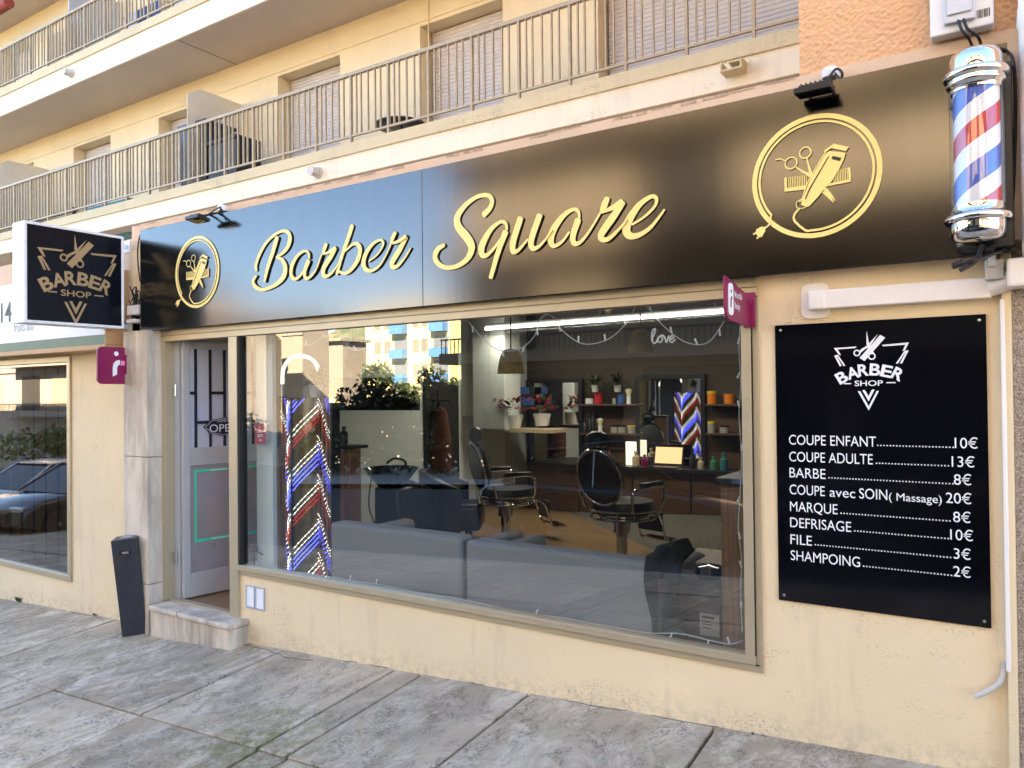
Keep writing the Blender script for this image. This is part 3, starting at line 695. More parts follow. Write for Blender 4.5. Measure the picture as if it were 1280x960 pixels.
# ---------------------------------------------------------------- barber's badge: triangle, scissors, comb, BARBER SHOP
def badge(mb, place):
    """unit = the pixels of a 8x enlargement; place(u, v, h) with u right, v up, centre (523, 470)"""
    def q(x, y): return ((x-523)/1000, -(y-470)/1000)
    def poly(pp, d=.001): mb.prism([place(*q(*p), .0002) for p in pp], place(0, 0, d)-place(0, 0, 0), 0, 0)
    def arc(c, r_, w, a0=0, a1=360, d=.0012):
        c = q(*c); n = 24
        ribbon(mb, [(c[0]+r_/1000*math.cos(R(a0+(a1-a0)*k/n)), c[1]+r_/1000*math.sin(R(a0+(a1-a0)*k/n))) for k in range(n+1)], [w/1000]*(n+1), place, d, 0, 0, 1, .0001, False)
    poly([(198, 242), (415, 234), (400, 250), (235, 256), (265, 315), (245, 312)]); poly([(645, 228), (885, 214), (848, 292), (828, 296), (855, 236), (660, 243)])
    poly([(200, 318), (238, 312), (305, 425), (288, 428), (232, 330), (228, 330), (270, 425), (252, 428)])
    poly([(882, 290), (846, 295), (768, 415), (785, 418), (848, 312), (852, 312), (803, 415), (822, 418)])
    poly([(418, 685), (440, 684), (517, 835), (592, 684), (612, 684), (517, 880)]); poly([(460, 675), (485, 674), (517, 735), (548, 670), (574, 668), (517, 788)])
    poly([(508, 85), (535, 240), (550, 285), (530, 290), (505, 215)], .0016); poly([(612, 118), (535, 240), (470, 278), (455, 262), (500, 240)], .0014)
    arc((416, 300), 27, 13); arc((553, 338), 29, 13, d=.0018); poly([(445, 272), (500, 235), (505, 250), (450, 300)], .0013); poly([(530, 262), (550, 260), (580, 318), (560, 312)], .0017)
    poly([(632, 128), (676, 158), (485, 384), (440, 350)], .0010)
    for ch, x, y, a, s in (('B', 268, 540, 29, 1), ('A', 372, 496, 14, 1), ('R', 472, 470, 4, 1), ('B', 580, 468, -5, 1), ('E', 684, 486, -14, 1), ('R', 787, 518, -28, 1)):
        c = q(x, y); ca, sa = math.cos(R(a)), math.sin(R(a))
        v, f = glyphs(ch, .028)
        x0, x1 = min(p.x for p in v), max(p.x for p in v); k = .118/.729; kx = (.100 if ch != 'A' else .112)/(x1-x0)
        mb.add([place(c[0]+(p.x-(x0+x1)/2)*kx*ca-(p.y-.364)*k*sa, c[1]+(p.x-(x0+x1)/2)*kx*sa+(p.y-.364)*k*ca, .0012) for p in v], f)
    c = q(520, 632); text(mb, 'SHOP', .056, lambda u, v, h: place(c[0]+u, c[1]+v, .0012), 'c', .012, width=.26)
    poly([(288, 602), (358, 602), (358, 613), (288, 613)]); poly([(680, 598), (762, 598), (762, 609), (680, 609)])

# ---------------------------------------------------------------- projecting lightbox
XB = -6.4; yA, yB_ = PX(30, 279, XB).y, PX(155, 296, XB).y; zT, zB = PX(155, 296, XB).z, PX(155, 411, XB).z
lb = thing('lightbox_sign', 'square white framed lightbox sign with a black face projecting over the stone pillar', 'sign', (XB, yB_, zB))
mb = MB(); t = .19; w = .022
mb.box((XB-t, yA, zB), (XB, yA+w, zT)); mb.box((XB-t, yB_-w, zB), (XB, yB_, zT)); mb.box((XB-t, yA+w, zB), (XB, yB_-w, zB+w)); mb.box((XB-t, yA+w, zT-w), (XB, yB_-w, zT))
mb.build('frame', M['white_metal'], lb, .003)
mb = MB(); mb.box((XB-t+.01, yA+w, zB+w), (XB-.006, yB_-w, zT-w)); mb.build('face', mat('lightbox black film', (.005, .006, .011), .25, 0, .2, 4, spec=.2), lb)
mb = MB(); cy_, cz_ = (yA+yB_)/2, (zT+zB)/2-.01
badge(mb, lambda u, v, h: Vector((XB-.0055+h, cy_+u*.93, cz_+v*.93))); mb.build('badge', M['gold_print'], lb)
for z in (zT-.06, zB+.03):
    mb = MB(); mb.box((XB-t*.7, yB_, z-.02), (XB-t*.7+.035, -.0125, z+.02)); mb.box((XB-t*.7-.03, -.012, z-.05), (XB-t*.7+.065, -.001, z+.05)); mb.build('bracket', M['white_metal'], lb, .002)
cbn = MB()
for k in range(7):
    pts = [(-6.3+random.uniform(-.09, .04), -.03-random.random()*.05, 2.16+random.random()*.3) for _ in range(6)]
    cbn.tube(crom(pts, 5), .005, 6)
o = cbn.build('cable_tangle', M['rubber'], None, loc=(-6.3, -.05, 2.3)); tag(o, 'tangle of loose cables on the wall between lightbox and fascia sign', 'cables')
mb = MB(); mb.box((-6.38, -.09, 2.2), (-6.22, -.01, 2.28)); mb.box((-6.36, -.11, 2.13), (-6.24, -.01, 2.16)); o = mb.build('power_supply', M['trunk'], None, .004, loc=(-6.3, -.05, 2.2)); tag(o, 'small pale power supply box among the tangled cables', 'power supply')
mb = MB(); mb.tube(crom([tuple(P(175, 352, -.06)), tuple(P(172, 320, -.06)), tuple(P(175, 295, -.07)), tuple(P(186, 286, -.08)), tuple(P(215, 283, -.05))], 6), .006, 6); o = mb.build('cable', M['cable'], None, loc=P(175, 320, -.06)); tag(o, 'black cable looping round the left end of the fascia sign', 'cable')

# ---------------------------------------------------------------- magenta parcel-point signs
def rrect(w, h, r, n=8):
    out = []
    for cx, cy, a in ((w/2-r, h/2-r, 0), (-w/2+r, h/2-r, 90), (-w/2+r, -h/2+r, 180), (w/2-r, -h/2+r, 270)):
        out += [(cx+r*math.cos(R(a+90*k/n)), cy+r*math.sin(R(a+90*k/n))) for k in range(n+1)]
    return out
XR = -6.33
ya, yb, zt, zb = PX(120, 434, XR).y, PX(168, 434, XR).y, PX(120, 433, XR).z, PX(120, 480, XR).z
ps = thing('parcel_sign', 'rounded magenta sign with a white figure holding a parcel on the stone pillar', 'sign', (XR, yb, (zt+zb)/2))
mb = MB(); w_, h_ = yb-ya, zt-zb; c_ = Vector((XR, (ya+yb)/2, (zt+zb)/2))
mb.prism([c_+Vector((0, u, v)) for u, v in rrect(w_, h_, .045)], (.02, 0, 0)); mb.build('plate', M['magenta'], ps, .002)
def figure(mb, place, s):
    mb.prism([place(-.02*s+.062*s*math.cos(2*math.pi*k/24), .29*s+.062*s*math.sin(2*math.pi*k/24), .0004) for k in range(24)], place(0, 0, .0008)-place(0, 0, 0))
    out = [(-.12, -.33), (-.12, -.1), (-.1, .02), (-.04, .09), (.04, .12), (.08, .12), (.08, -.0), (.05, -.01), (.01, -.06), (.0, -.12), (-.0, -.27)]
    mb.prism([place(u*s, v*s, .0004) for u, v in out], place(0, 0, .0008)-place(0, 0, 0))
mb = MB(); figure(mb, lambda u, v, h: c_+Vector((.02+h, u, v+.01)), h_); 
mb.prism([c_+Vector((.0205, u*h_, v*h_)) for u, v in ((.1, 0.01), (.22, 0.01), (.22, .13), (.1, .13))], (.0008, 0, 0), 1, 1); mb.build('pictogram', [M['white_print'], M['pink_print']], ps)
mb = MB(); mb.box((XR-.03, yb, zb+.08), (XR+.05, -.151, zt-.06)); mb.build('wall_mount', M['magenta'], ps, .003)
XQ = -1.085
yb = -.045; ya = PX(904, 370, XQ).y; zt, zb = PX(905, 345, XQ).z, PX(906, 403, XQ).z
ps2 = thing('parcel_sign', 'magenta sign with white lettering projecting from the right end of the window frame', 'sign', (XQ, yb, (zt+zb)/2))
mb = MB(); pr = [(ya, zt)]; r_ = .09
pr += [(yb-r_+r_*math.cos(R(a)), zt-.045-r_+r_*math.sin(R(a))) for a in range(75, -1, -15)] + [(yb, zb+.0)]
pr += [(ya+.06+.06*math.cos(R(a)), zb+.012+.05+.05*math.sin(R(a))) for a in range(270, 179, -15)]
mb.prism([(XQ, a, b) for a, b in pr], (.012, 0, 0)); mb.build('plate', M['magenta'], ps2, .001)
mb = MB(); mb.box((XQ-.02, yb-.005, zb), (XQ+.035, -.0315, zb+.17)); mb.build('wall_mount', M['magenta'], ps2, .002)
mb = MB(); cc = Vector((XQ+.012, ya+.07, (zt+zb)/2+.005))
mb.prism([cc+Vector((.0003, u, v)) for u, v in rrect(.075, .145, .024)], (.0008, 0, 0))
for i, s_ in enumerate(('Mondial', 'Relay')): text(mb, s_, .032, lambda u, v, h: Vector((XQ+.0125, ya+.125+u, cc.z+.012-i*.05+v)), 'l', .01, width=(.115 if i == 0 else .085))
mb.build('lettering', M['white_print'], ps2)
mb = MB(); figure(mb, lambda u, v, h: cc+Vector((.0012+h, u+.005, v)), .125); mb.build('pictogram', M['magenta'], ps2)

# ---------------------------------------------------------------- floodlights
def flood(px, py, y, label, tilt):
    c = P(px, py, y); r_ = thing('floodlight', label, 'floodlight', (c.x, -.06, z1), 'floodlights over the fascia sign'); 
    mb = MB(); X = Matrix.Translation(c) @ Matrix.Rotation(R(tilt), 4, 'X')
    mb.cbox((0, 0, 0), (.155, .11, .024), 0, X); mb.cbox((0, 0, .018), (.12, .08, .012), 0, X)
    for k in range(6): mb.cbox((-.05+.02*k, 0, .03), (.006, .07, .005), 0, X)
    mb.build('housing', M['black'], r_, .004)
    mb = MB(); mb.cbox((0, 0, -.0145), (.14, .095, .002), 0, X); mb.build('lens', M['black_gloss'], r_)
    for q in (-.05, .05): MB().tube([c+Vector((q, .02, .02)), c+Vector((q, .08, .05)), Vector((c.x+q, -.02, z1+.03))], .008, 6).build('bracket', M['black'], r_)
    mb = MB(); mb.lathe([(.001, -.02), (.036, -.02), (.038, 0), (.038, .015), (.03, .025), (.001, .025)], (c.x+.04, -.05, z1+.05), 20); mb.build('junction_box', M['white'], r_, 0, True)
    mb = MB(); mb.tube(crom([tuple(c+Vector((.03, .05, .03))), (c.x+.07, -.1, z1+.045), (c.x+.10, -.11, z1+.02), (c.x+.09, -.09, z1-.0), (c.x+.06, -.07, z1+.045)], 6), .006, 6); mb.build('cable', M['cable'], r_)
flood(1018, 113, -.2, 'black floodlight with a white junction box above the right half of the fascia sign', 6)
flood(247, 274, -.24, 'black floodlight above the left end of the fascia sign', -8)

# ---------------------------------------------------------------- barber pole
yp = -.27; c0 = P(1221, 180, yp); zt, zb = P(1219, 62, yp).z, P(1224, 302, yp).z
bp = thing('barber_pole', 'chrome capped barber pole with blue, white and red spiral stripes', 'barber pole', (c0.x, yp, zb))
Hh = zt-zb
cap = [(.0001, 0), (.03, -.001), (.07, -.006), (.098, -.022), (.108, -.05), (.11, -.105), (.128, -.108), (.134, -.118), (.134, -.134), (.126, -.142), (.118, -.146), (.118, -.152), (.122, -.158), (.122, -.168), (.113, -.176), (.106, -.184), (.104, -.2), (.09, -.2)]
mb = MB(); mb.lathe([(r_*.85, zt+z*.84) for r_, z in cap], (c0.x, yp, 0), 48); mb.build('top_cap', M['chrome'], bp, 0, True, auto=50)
cap2 = [(.0001, 0), (.07, .002), (.095, .01), (.108, .03), (.112, .06), (.112, .088), (.131, .09), (.137, .1), (.137, .114), (.13, .122), (.12, .126), (.112, .132), (.108, .15), (.106, .17), (.09, .17)]
mb = MB(); mb.lathe([(r_*.85, zb+z*.84) for r_, z in cap2], (c0.x, yp, 0), 48); mb.build('bottom_cap', M['chrome'], bp, 0, True, auto=50)
mb = MB(); mb.lathe([(.08, zb+.08), (.08, zt-.12)], (c0.x, yp, 0), 48); ob = mb.build('striped_drum', M['stripes'], bp, 0, True)
mb = MB(); mb.lathe([(.094, zb+.14), (.094, zt-.16)], (c0.x, yp, 0), 48); ob = mb.build('clear_tube', M['glass_pole'], bp, 0, True)
mb = MB(); mb.box((c0.x-.06, yp+.09, zb+.03), (c0.x+.09, YS-.005, zb+.1)); mb.box((c0.x-.05, yp+.09, zt-.13), (c0.x+.09, YS-.005, zt-.06)); mb.box((c0.x+.05, YS-.05, zb-.01), (c0.x+.12, YS-.006, zt-.03)); mb.build('wall_bracket', M['black'], bp, .004)
mb = MB()
mb.tube(crom([tuple(P(1200, 338, -.22)), tuple(P(1218, 328, -.2)), tuple(P(1224, 318, -.2)), tuple(P(1228, 306, -.22))], 6), .009, 8); mb.tube(crom([tuple(P(1192, 332, -.2)), tuple(P(1215, 326, -.22)), tuple(P(1240, 318, -.17)), tuple(P(1260, 300, -.12)), tuple(P(1268, 200, -.1)), tuple(P(1268, 90, -.1)), tuple(P(1258, 64, -.1)), tuple(P(1240, 62, -.15))], 8), .007, 8)
mb.tube([P(1190, 333, -.2), P(1204, 328, -.2)], .014, 8); mb.build('cable', M['cable'], bp, 0, True)

# ---------------------------------------------------------------- meter box, trunking, pipes
a, b = P(1163, 56, -.06), P(1243, 36, -.06)
mt = thing('meter_box', 'white utility box with a grey hatch and two cables on the roughcast wall', 'utility box', ((a.x+b.x)/2, 0, a.z))
mb = MB(); mb.box((a.x, -.07, 3.0), (b.x, .0, 3.5)); mb.build('case', M['white_metal'], mt, .008)
h0, h1 = P(1180, 33, -.075), P(1219, 0, -.075)
mb = MB(); mb.box((h0.x, -.095, h0.z), (h1.x, -.0705, 3.3)); mb.box((h0.x+.012, -.105, h0.z+.03), (h1.x-.012, -.0955, 3.28)); mb.build('hatch', mat('pale grey plastic', (.62, .64, .70), .4), mt, .01)
mb = MB()
for k in range(8): mb.box((P(1221, 12, -.0715).x+.006*k, -.0715, 3.035), (P(1221, 12, -.0715).x+.006*k+(.004 if k % 3 else .0025), -.0708, 3.07))
mb.build('barcode', M['black'], mt)
mb = MB()
for k in (0, .02): mb.tube(crom([(h0.x+.05+k, -.085, h0.z+.02), (h0.x+.065+k, -.1, h0.z-.04), (h0.x+.09+k*1.6, -.07, h0.z-.075), (h0.x+.1+k*1.6, .01, h0.z-.09)], 6), .006, 8)
mb.build('cable', M['cable'], mt)
tr = thing('cable_trunking', 'beige plastic trunking running level above the price board', 'trunking', P(1120, 370, -.06))
q0, q1 = P(1027, 371, -.06), P(1239, 359, -.06); h = .043
mb = MB(); mb.box((q0.x, -.06, q1.z-h), (q1.x, -.002, q1.z+h)); mb.build('channel', M['trunk'], tr, .006)
mb = MB(); e0 = P(1002, 372, -.01); mb.prism([(e0.x+.06+u, -.012, q1.z+v) for u, v in rrect(.125, .165, .035)], (0, .01, 0)); mb.build('end_plate', M['trunk'], tr, .002)
mb = MB(); mb.box((q0.x-.062, -.066, q1.z-h-.004), (q0.x+.016, -.003, q1.z+h+.004)); mb.build('end_cap', M['trunk'], tr, .012, seg=3)
mb = MB(); mb.tube(crom([(q1.x-.005, -.035, q1.z+.0), (q1.x+.04, -.045, q1.z+.012), (q1.x+.075, -.06, q1.z+.045)], 5), .036, 10); mb.build('elbow', M['trunk'], tr, 0, True)
mb = MB(); mb.box((q1.x+.055, -.16, q1.z-.015), (.35, -.04, q1.z+.1)); mb.box((.03, -.16, q1.z+.1), (.2, -.045, 4.0)); mb.build('corner_box', M['trunk'], tr, .012)
dp = thing('downpipe', 'white downpipe with a rounded cap at the right edge of the wall', 'pipe', (.06, -.15, 2.2))
mb = MB(); dx = P(1279, 60, -.14).x
mb.lathe([(.0001, P(1279, 10, -.14).z), (.02, P(1279, 11, -.14).z), (.03, P(1279, 18, -.14).z), (.034, P(1279, 40, -.14).z), (.028, P(1279, 45, -.14).z), (.028, q1.z+.12)], (dx+.012, -.2, 0), 20); mb.build('pipe', M['white'], dp, 0, True)
cp = thing('conduit', 'thin beige conduit with a bent grey hose end beside the price board', 'conduit', P(1255, 600, -.03))
x0, x1 = P(1252, 500, -.03).x, P(1258, 500, -.03).x
mb = MB(); mb.box((x0, -.045, P(1254, 838, -.03).z), (x1, -.002, q1.z-.05)); mb.build('channel', mat('white pvc channel', (.88, .85, .83), .4), cp, .004)
mb = MB(); hz = P(1255, 838, -.02)
mb.tube(crom([(hz.x, -.02, hz.z+.03), (hz.x, -.02, hz.z-.0), (hz.x-.012, -.025, hz.z-.045), tuple(P(1238, 862, -.03)), tuple(P(1218, 871, -.05))], 6), .011, 10); mb.build('hose_end', M['pipe'], cp, 0, True)
mb = MB(); u0 = P(1242, 335, -.06); mb.box((u0.x-.03, -.1, u0.z-.05), (u0.x+.035, -.003, u0.z+.03)); mb.box((u0.x-.02, -.115, u0.z-.0), (u0.x+.01, -.1, u0.z+.045)); o = mb.build('cable_clamp', M['pipe'], None, .003, loc=u0); tag(o, 'grey cable clamp under the barber pole at the fascia end', 'clamp')

# ---------------------------------------------------------------- price board
YM = -.012
pb = thing('price_board', 'glossy black price board with white lettering right of the window', 'price board', (-.53, YM, .494))
mb = MB(); mb.box((-.966, YM, .494), (-.1, -.001, 1.81)); mb.build('panel', M['black_gloss'], pb, .001)
mb = MB()
LN = [('COUPE ENFANT', '10€', 549, 1222, 1095), ('COUPE ADULTE ', '13€', 570, 1218, 1091), ('BARBE ', '8€', 590, 1214, 1032), (None, '20€', 611, 1214, 0), ('MARQUE ', '8€', 632, 1213, 1047), ('DEFRISAGE ', '10€', 652, 1216, 1064), ('FILE ', '3€', 673, 1213, 1015), ('SHAMPOING ', '2€', 693, 1213, 1075)]
xL = P(987, 600, YM).x
for i, (a, b, py, pe, ee) in enumerate(LN):
    z = P(987, py, YM).z-.025; zr = z+.004; xe = P(pe, py, YM).x
    pl = lambda u, v, h: Vector((xL+u, YM-.0004-h*.2, z+v)); 
    wp = text(mb, b, .047, lambda u, v, h: Vector((xe+u, YM-.0005, zr+v)), 'r', .0, sx=.93)
    if a is None:
        for tx, p0, p1, cp, bo in (('COUPE', 987, 1031, .049, .0), ('avec', 1037, 1069, .046, .0), ('SOIN', 1074, 1109, .049, .0)): text(mb, tx, cp, lambda u, v, h: Vector((P(p0, 612, YM).x+u, YM-.0004, z+v)), 'l', bo, width=P(p1, 612, YM).x-P(p0, 612, YM).x)
        text(mb, '( Massage)', .036, lambda u, v, h: Vector((P(1111, 612, YM).x+u, YM-.0004, z+v)), 'l', .0, width=P(1177, 612, YM).x-P(1111, 612, YM).x)
    else:
        w1 = text(mb, a.strip(), .049, pl, 'l', .0, width=P(ee, py, YM).x-xL); x = xL+w1+(.012 if a[-1] == ' ' else .004)
        while x < xe-wp-.006:
            mb.box((x, YM-.0006, zr+.0), (x+.0055, YM-.0001, zr+.0055)); x += .0128
mb.build('lettering', M['white_print'], pb)
mb = MB(); c_ = P(1086, 462, YM); badge(mb, lambda u, v, h: Vector((c_.x+u*.452, YM-.0002-h*.4, c_.z+v*.452))); mb.build('badge', M['white_print'], pb)
for x, z in ((-.94, 1.785), (-.125, 1.785), (-.94, .52), (-.125, .52)):
    mb = MB(); mb.lathe([(.007, 0), (.006, .003), (.001, .0045)], (x, YM, z), 12, axis='y', xf=None); mb = MB().lathe([(.007, 0), (.006, -.003), (.0005, -.0045)], (x, YM, z), 12, axis='y'); mb.build('screw', M['steel'], pb, 0, True)

# ---------------------------------------------------------------- vents, ashtray post, weeds
a, b = P(307, 731, -.01), P(330, 764, -.01)
vg = thing('vent_grille', 'small white double vent grille low on the wall under the window', 'vent', (a.x, 0, b.z))
mb = MB(); x0, x1, zl, zh = P(307, 745, -.01).x, P(330, 748, -.01).x, P(330, 764, -.01).z, P(307, 731, -.01).z
mid = (x0+x1)/2
for q in ((x0, mid-.004), (mid+.004, x1)):
    mb.box((q[0], -.012, zl), (q[0]+.008, -.001, zh)); mb.box((q[1]-.008, -.012, zl), (q[1], -.001, zh)); mb.box((q[0]+.008, -.012, zl), (q[1]-.008, -.001, zl+.008)); mb.box((q[0]+.008, -.012, zh-.008), (q[1]-.008, -.001, zh))
mb.build('frame', mat('grey blue frame', (.42, .46, .52), .5), vg, .002)
mb = MB()
for q in ((x0, mid-.004), (mid+.004, x1)):
    z = zl+.012
    while z < zh-.014: mb.add([(q[0]+.008, -.009, z), (q[1]-.008, -.009, z), (q[1]-.008, -.002, z+.011), (q[0]+.008, -.002, z+.011), (q[0]+.008, -.002, z-.001), (q[1]-.008, -.002, z-.001)], [(0, 1, 2, 3), (0, 4, 5, 1)]); z += .0125
mb.build('louvres', M['white'], vg)
ca, cb_, cc_ = G(136, 793), G(153, 796), G(174, 790)
zc = (ca.z+cc_.z)/2
th = math.atan2(cc_.y-cb_.y, cc_.x-cb_.x); s = .19
post = local(thing('ashtray_post', 'anthracite square ashtray post leaning in front of the stone pillar', 'ashtray', (cb_.x, cb_.y, cb_.z-.012), None, 0))
post.rotation_euler = (R(2), R(-5.5), R(47)); H = .80
mb = MB(); w = .004
for q in (((0, 0), (s, w)), ((0, s-w), (s, s)), ((0, w), (w, s-w)), ((s-w, w), (s, s-w))):
    if q == ((0, 0), (s, w)): # face with the slot
        mb.box((0, 0, 0), (s, w, H-.12)); mb.box((0, 0, H-.09), (s, w, H)); mb.box((0, 0, H-.12), (.05, w, H-.09)); mb.box((s-.05, 0, H-.12), (s, w, H-.09))
    else: mb.box((q[0][0], q[0][1], 0), (q[1][0], q[1][1], H))
mb.build('housing', M['anthracite'], post)
mb = MB(); mb.box((.006, .006, .02), (s-.006, s-.006, H-.03)); mb.build('liner', M['dark'], post)
mb = MB(); mb.box((.001, .001, H-.0), (s-.001, s-.001, H+.004)); mb.build('lid', M['anthracite'], post)
mb = MB(); mb.box((.05, .05, H+.0045), (s-.04, s-.04, H+.008)); mb.build('sand_tray', mat('ash grey tray', (.33, .32, .31), .8, 0, .3, 30), post)
mb = MB(); mb.box((.07, .0045, H-.113), (s-.07, .006, H-.098)); mb.build('slot_plate', M['steel'], post)
def weed(px, py, n, h, label):
    c = G(px, py); r_ = MB()
    for k in range(n):
        a = random.random()*6.28; l = h*random.uniform(.5, 1); d = Vector((math.cos(a)*.7, -abs(math.sin(a))*.5, 1)).normalized()
        sd = Vector((-math.sin(a), math.cos(a), 0))*.004; b0 = c+Vector((random.uniform(-.04, .04), random.uniform(-.015, .0), -.005))
        r_.add([b0-sd, b0+sd, b0+d*l*.6+sd*1.4, b0+d*l+Vector((math.cos(a), -.3, 0))*l*.2, b0+d*l*.6-sd*1.4], [(0, 1, 2, 3, 4)])
    o = r_.build('weed', M['weed'], None, loc=c); tag(o, label, 'weed')
weed(26, 752, 40, .075, 'tuft of small green weeds at the foot of the left wall')
weed(121, 769, 14, .04, 'tiny dry weed at the wall foot beside the leaning ashtray post')
weed(948, 918, 7, .022, 'single dry sprig at the wall foot below the right end of the window')
mb = MB()
for pts in ([(88, 766), (100, 768), (118, 770), (130, 776)], [(300, 806), (330, 811), (360, 822), (390, 825)], [(430, 826), (520, 840), (610, 857)], [(700, 875), (790, 890), (900, 910)]):
    g = [G(*q) for q in crom(pts, 6)]; mb.tube([q+Vector((0, random.uniform(-.012, .01), .001)) for q in g], .002, 5)
struct(mb.build('dirt', M['sand']))
#@@BALC
# ================================================================ things on the balconies
def bx_thing(name, label, cat, a, b, m, bev=.006):
    o = MB().box(a, b).build(name, m, None, bev, loc=((a[0]+b[0])/2, (a[1]+b[1])/2, min(a[2], b[2]))); return tag(o, label, cat)
FL = 4.25
xa, xb = P(231, 170, 3.6).x, P(266, 160, 3.6).x
gc = thing('garden_cabinet', 'tall anthracite cabinet with a flat lid behind the lower balcony railing', 'cabinet', ((xa+xb)/2, 3.7, FL))
zt = P(262, 147, 3.5).z
mb = MB(); mb.box((xa+.03, 3.5, FL), (xb-.03, 4.0, zt-.06)); mb.box((xa+.06, 3.497, FL+.1), ((xa+xb)/2-.01, 3.5, zt-.12)); mb.box(((xa+xb)/2+.01, 3.497, FL+.1), (xb-.06, 3.5, zt-.12)); mb.build('body', M['anthracite'], gc, .006)
mb = MB(); mb.box((xa, 3.46, zt-.06), (xb, 4.04, zt)); mb.build('lid', M['anthracite'], gc, .01)
xc = P(304, 170, 3.6).x
gb = thing('storage_box', 'low black storage box beside the tall cabinet on the lower balcony', 'box', ((xb+xc)/2, 3.7, FL))
mb = MB(); mb.box((xb+.02, 3.5, FL), (xc-.03, 3.95, P(285, 175, 3.5).z)); mb.build('body', M['black'], gb, .01)
mb = MB(); mb.box((xb+.01, 3.48, P(285, 175, 3.5).z), (xc-.02, 3.97, P(285, 170, 3.5).z)); mb.build('lid', M['black'], gb, .01)
c = P(501, 157, 3.65)
bt = thing('balcony_table', 'round black table top on thin crossed legs behind the lower balcony railing', 'table', (c.x, c.y, FL))
mb = MB(); mb.lathe([(.0001, -.025), (.3, -.025), (.325, -.01), (.325, .01), (.0001, .012)], c, 40); mb.build('table_top', M['black'], bt, 0, True)
for a in (45, 135, 225, 315):
    mb = MB(); d = Vector((math.cos(R(a)), math.sin(R(a)), 0)); mb.tube([c+d*.12-Vector((0, 0, .02)), Vector((c.x, c.y, FL))+d*.34], .009, 6); mb.build('leg', M['black'], bt)
# turquoise tub and folded things seen under the bottom rail at the left
a, b = P(112, 260, 3.6), P(168, 246, 3.6)
tb = bx_thing('storage_tub', 'turquoise storage tub on the lower balcony above the lightbox sign', 'tub', (a.x, 3.5, FL), (b.x, 3.9, P(140, 252, 3.5).z), mat('turquoise plastic', (.02, .22, .28), .5, 0, .1), .02)
a, b = P(18, 245, 3.6), P(78, 230, 3.6)
ch = thing('garden_bench', 'low brown slatted bench behind the railing at the left end of the lower balcony', 'bench', ((a.x+b.x)/2, 3.7, FL))
mb = MB()
for k in range(5): mb.box((a.x, 3.5+.07*k, FL+.44), (b.x, 3.55+.07*k, FL+.47))
mb.build('seat', M['darkwood'], ch); mb = MB()
for k in range(3): mb.box((a.x, 3.86, FL+.58+.1*k), (b.x, 3.885, FL+.65+.1*k))
mb.build('backrest', M['darkwood'], ch)
for q in (a.x+.05, b.x-.1):
    for y in (3.52, 3.82): mb = MB(); mb.box((q, y, FL), (q+.05, y+.05, FL+.44 if y < 3.6 else FL+.86)); mb.build('leg', M['darkwood'], ch)
# upper balcony: awning cassette, drying rack
a = P(4, 6, 3.3); aw = thing('awning', 'rolled red awning cassette at the top left corner of the building', 'awning', (a.x, 3.4, a.z))
mb = MB(); mb.tube([(a.x-2.5, 3.4, a.z+.06), (a.x+.02, 3.4, a.z+.08)], .1, 14); mb.build('roll', mat('faded red canvas', (.30, .05, .03), .8, 0, .2), aw, 0, True)
# drape behind the upper railing
mb = MB(); x0, x1 = P(58, 60, 3.5).x, P(96, 40, 3.5).x; vs = []; n = 40
for k in range(n+1):
    for z in (7.45, 8.28): vs.append((x0+(x1-x0)*k/n, 3.5+.03*math.sin(k*1.1)+.02*math.sin(k*.43), z))
mb.add(vs, [(2*k, 2*k+2, 2*k+3, 2*k+1) for k in range(n)]); mb.add([Vector(v)+Vector((0, .01, 0)) for v in vs], [(2*k, 2*k+1, 2*k+3, 2*k+2) for k in range(n)])
o = mb.build('hanging_cloth', mat('cream cloth', (.62, .50, .33), .9, 0, .1), None, 0, True, loc=((x0+x1)/2, 3.5, 7.45)); tag(o, 'cream cloth draped inside the upper balcony railing', 'cloth')
rk = thing('drying_rack', 'clothes rack with blue and white laundry behind the upper balcony railing', 'drying rack', (P(190, 10, 3.7).x, 3.7, 7.4))
x0, x1 = P(168, 20, 3.7).x, P(215, 8, 3.7).x
mb = MB()
for y in (3.5, 3.6, 3.7, 3.8, 3.9): mb.tube([(x0, y, 7.95), (x1, y, 7.95)], .006, 5)
for x in (x0, x1): mb.tube([(x, 3.5, 7.95), (x, 3.9, 7.4)], .01, 6); mb.tube([(x, 3.9, 7.95), (x, 3.5, 7.4)], .01, 6)
mb.build('frame', M['steel'], rk)
for k, (u, w, cl) in enumerate(((.05, .3, (.5, .52, .6)), (.4, .25, (.02, .05, .2)), (.7, .28, (.03, .08, .28)))):
    mb = MB(); xx = x0+(x1-x0)*u; mb.box((xx, 3.495, 7.55), (xx+(x1-x0)*w, 3.512, 7.96)); mb.build('laundry', mat('laundry %d' % k, cl, .9), rk)

# ================================================================ inside the shop
IN = FZ
def slatboard(mb, x0, x1, y, z0, z1, p=.035):
    x = x0
    while x < x1-.01: mb.box((x, y-.018, z0), (min(x+p*.62, x1), y, z1)); x += p
# white display board standing against the glass, left
bx_thing('display_board', 'tall white board standing just inside the glass at the left end of the window', 'board', (-4.955, .12, IN), (P(341, 600, .12).x, .16, 2.3), mat('bluish white laminate', (.80, .88, .93), .4), .004)
bx_thing('wood_post', 'slim brown wooden post between the white board and the striped light column', 'post', (P(344, 600, .3).x, .3, IN), (P(349.5, 600, .3).x, .36, P(346, 560, .3).z), M['walnut'], .004)
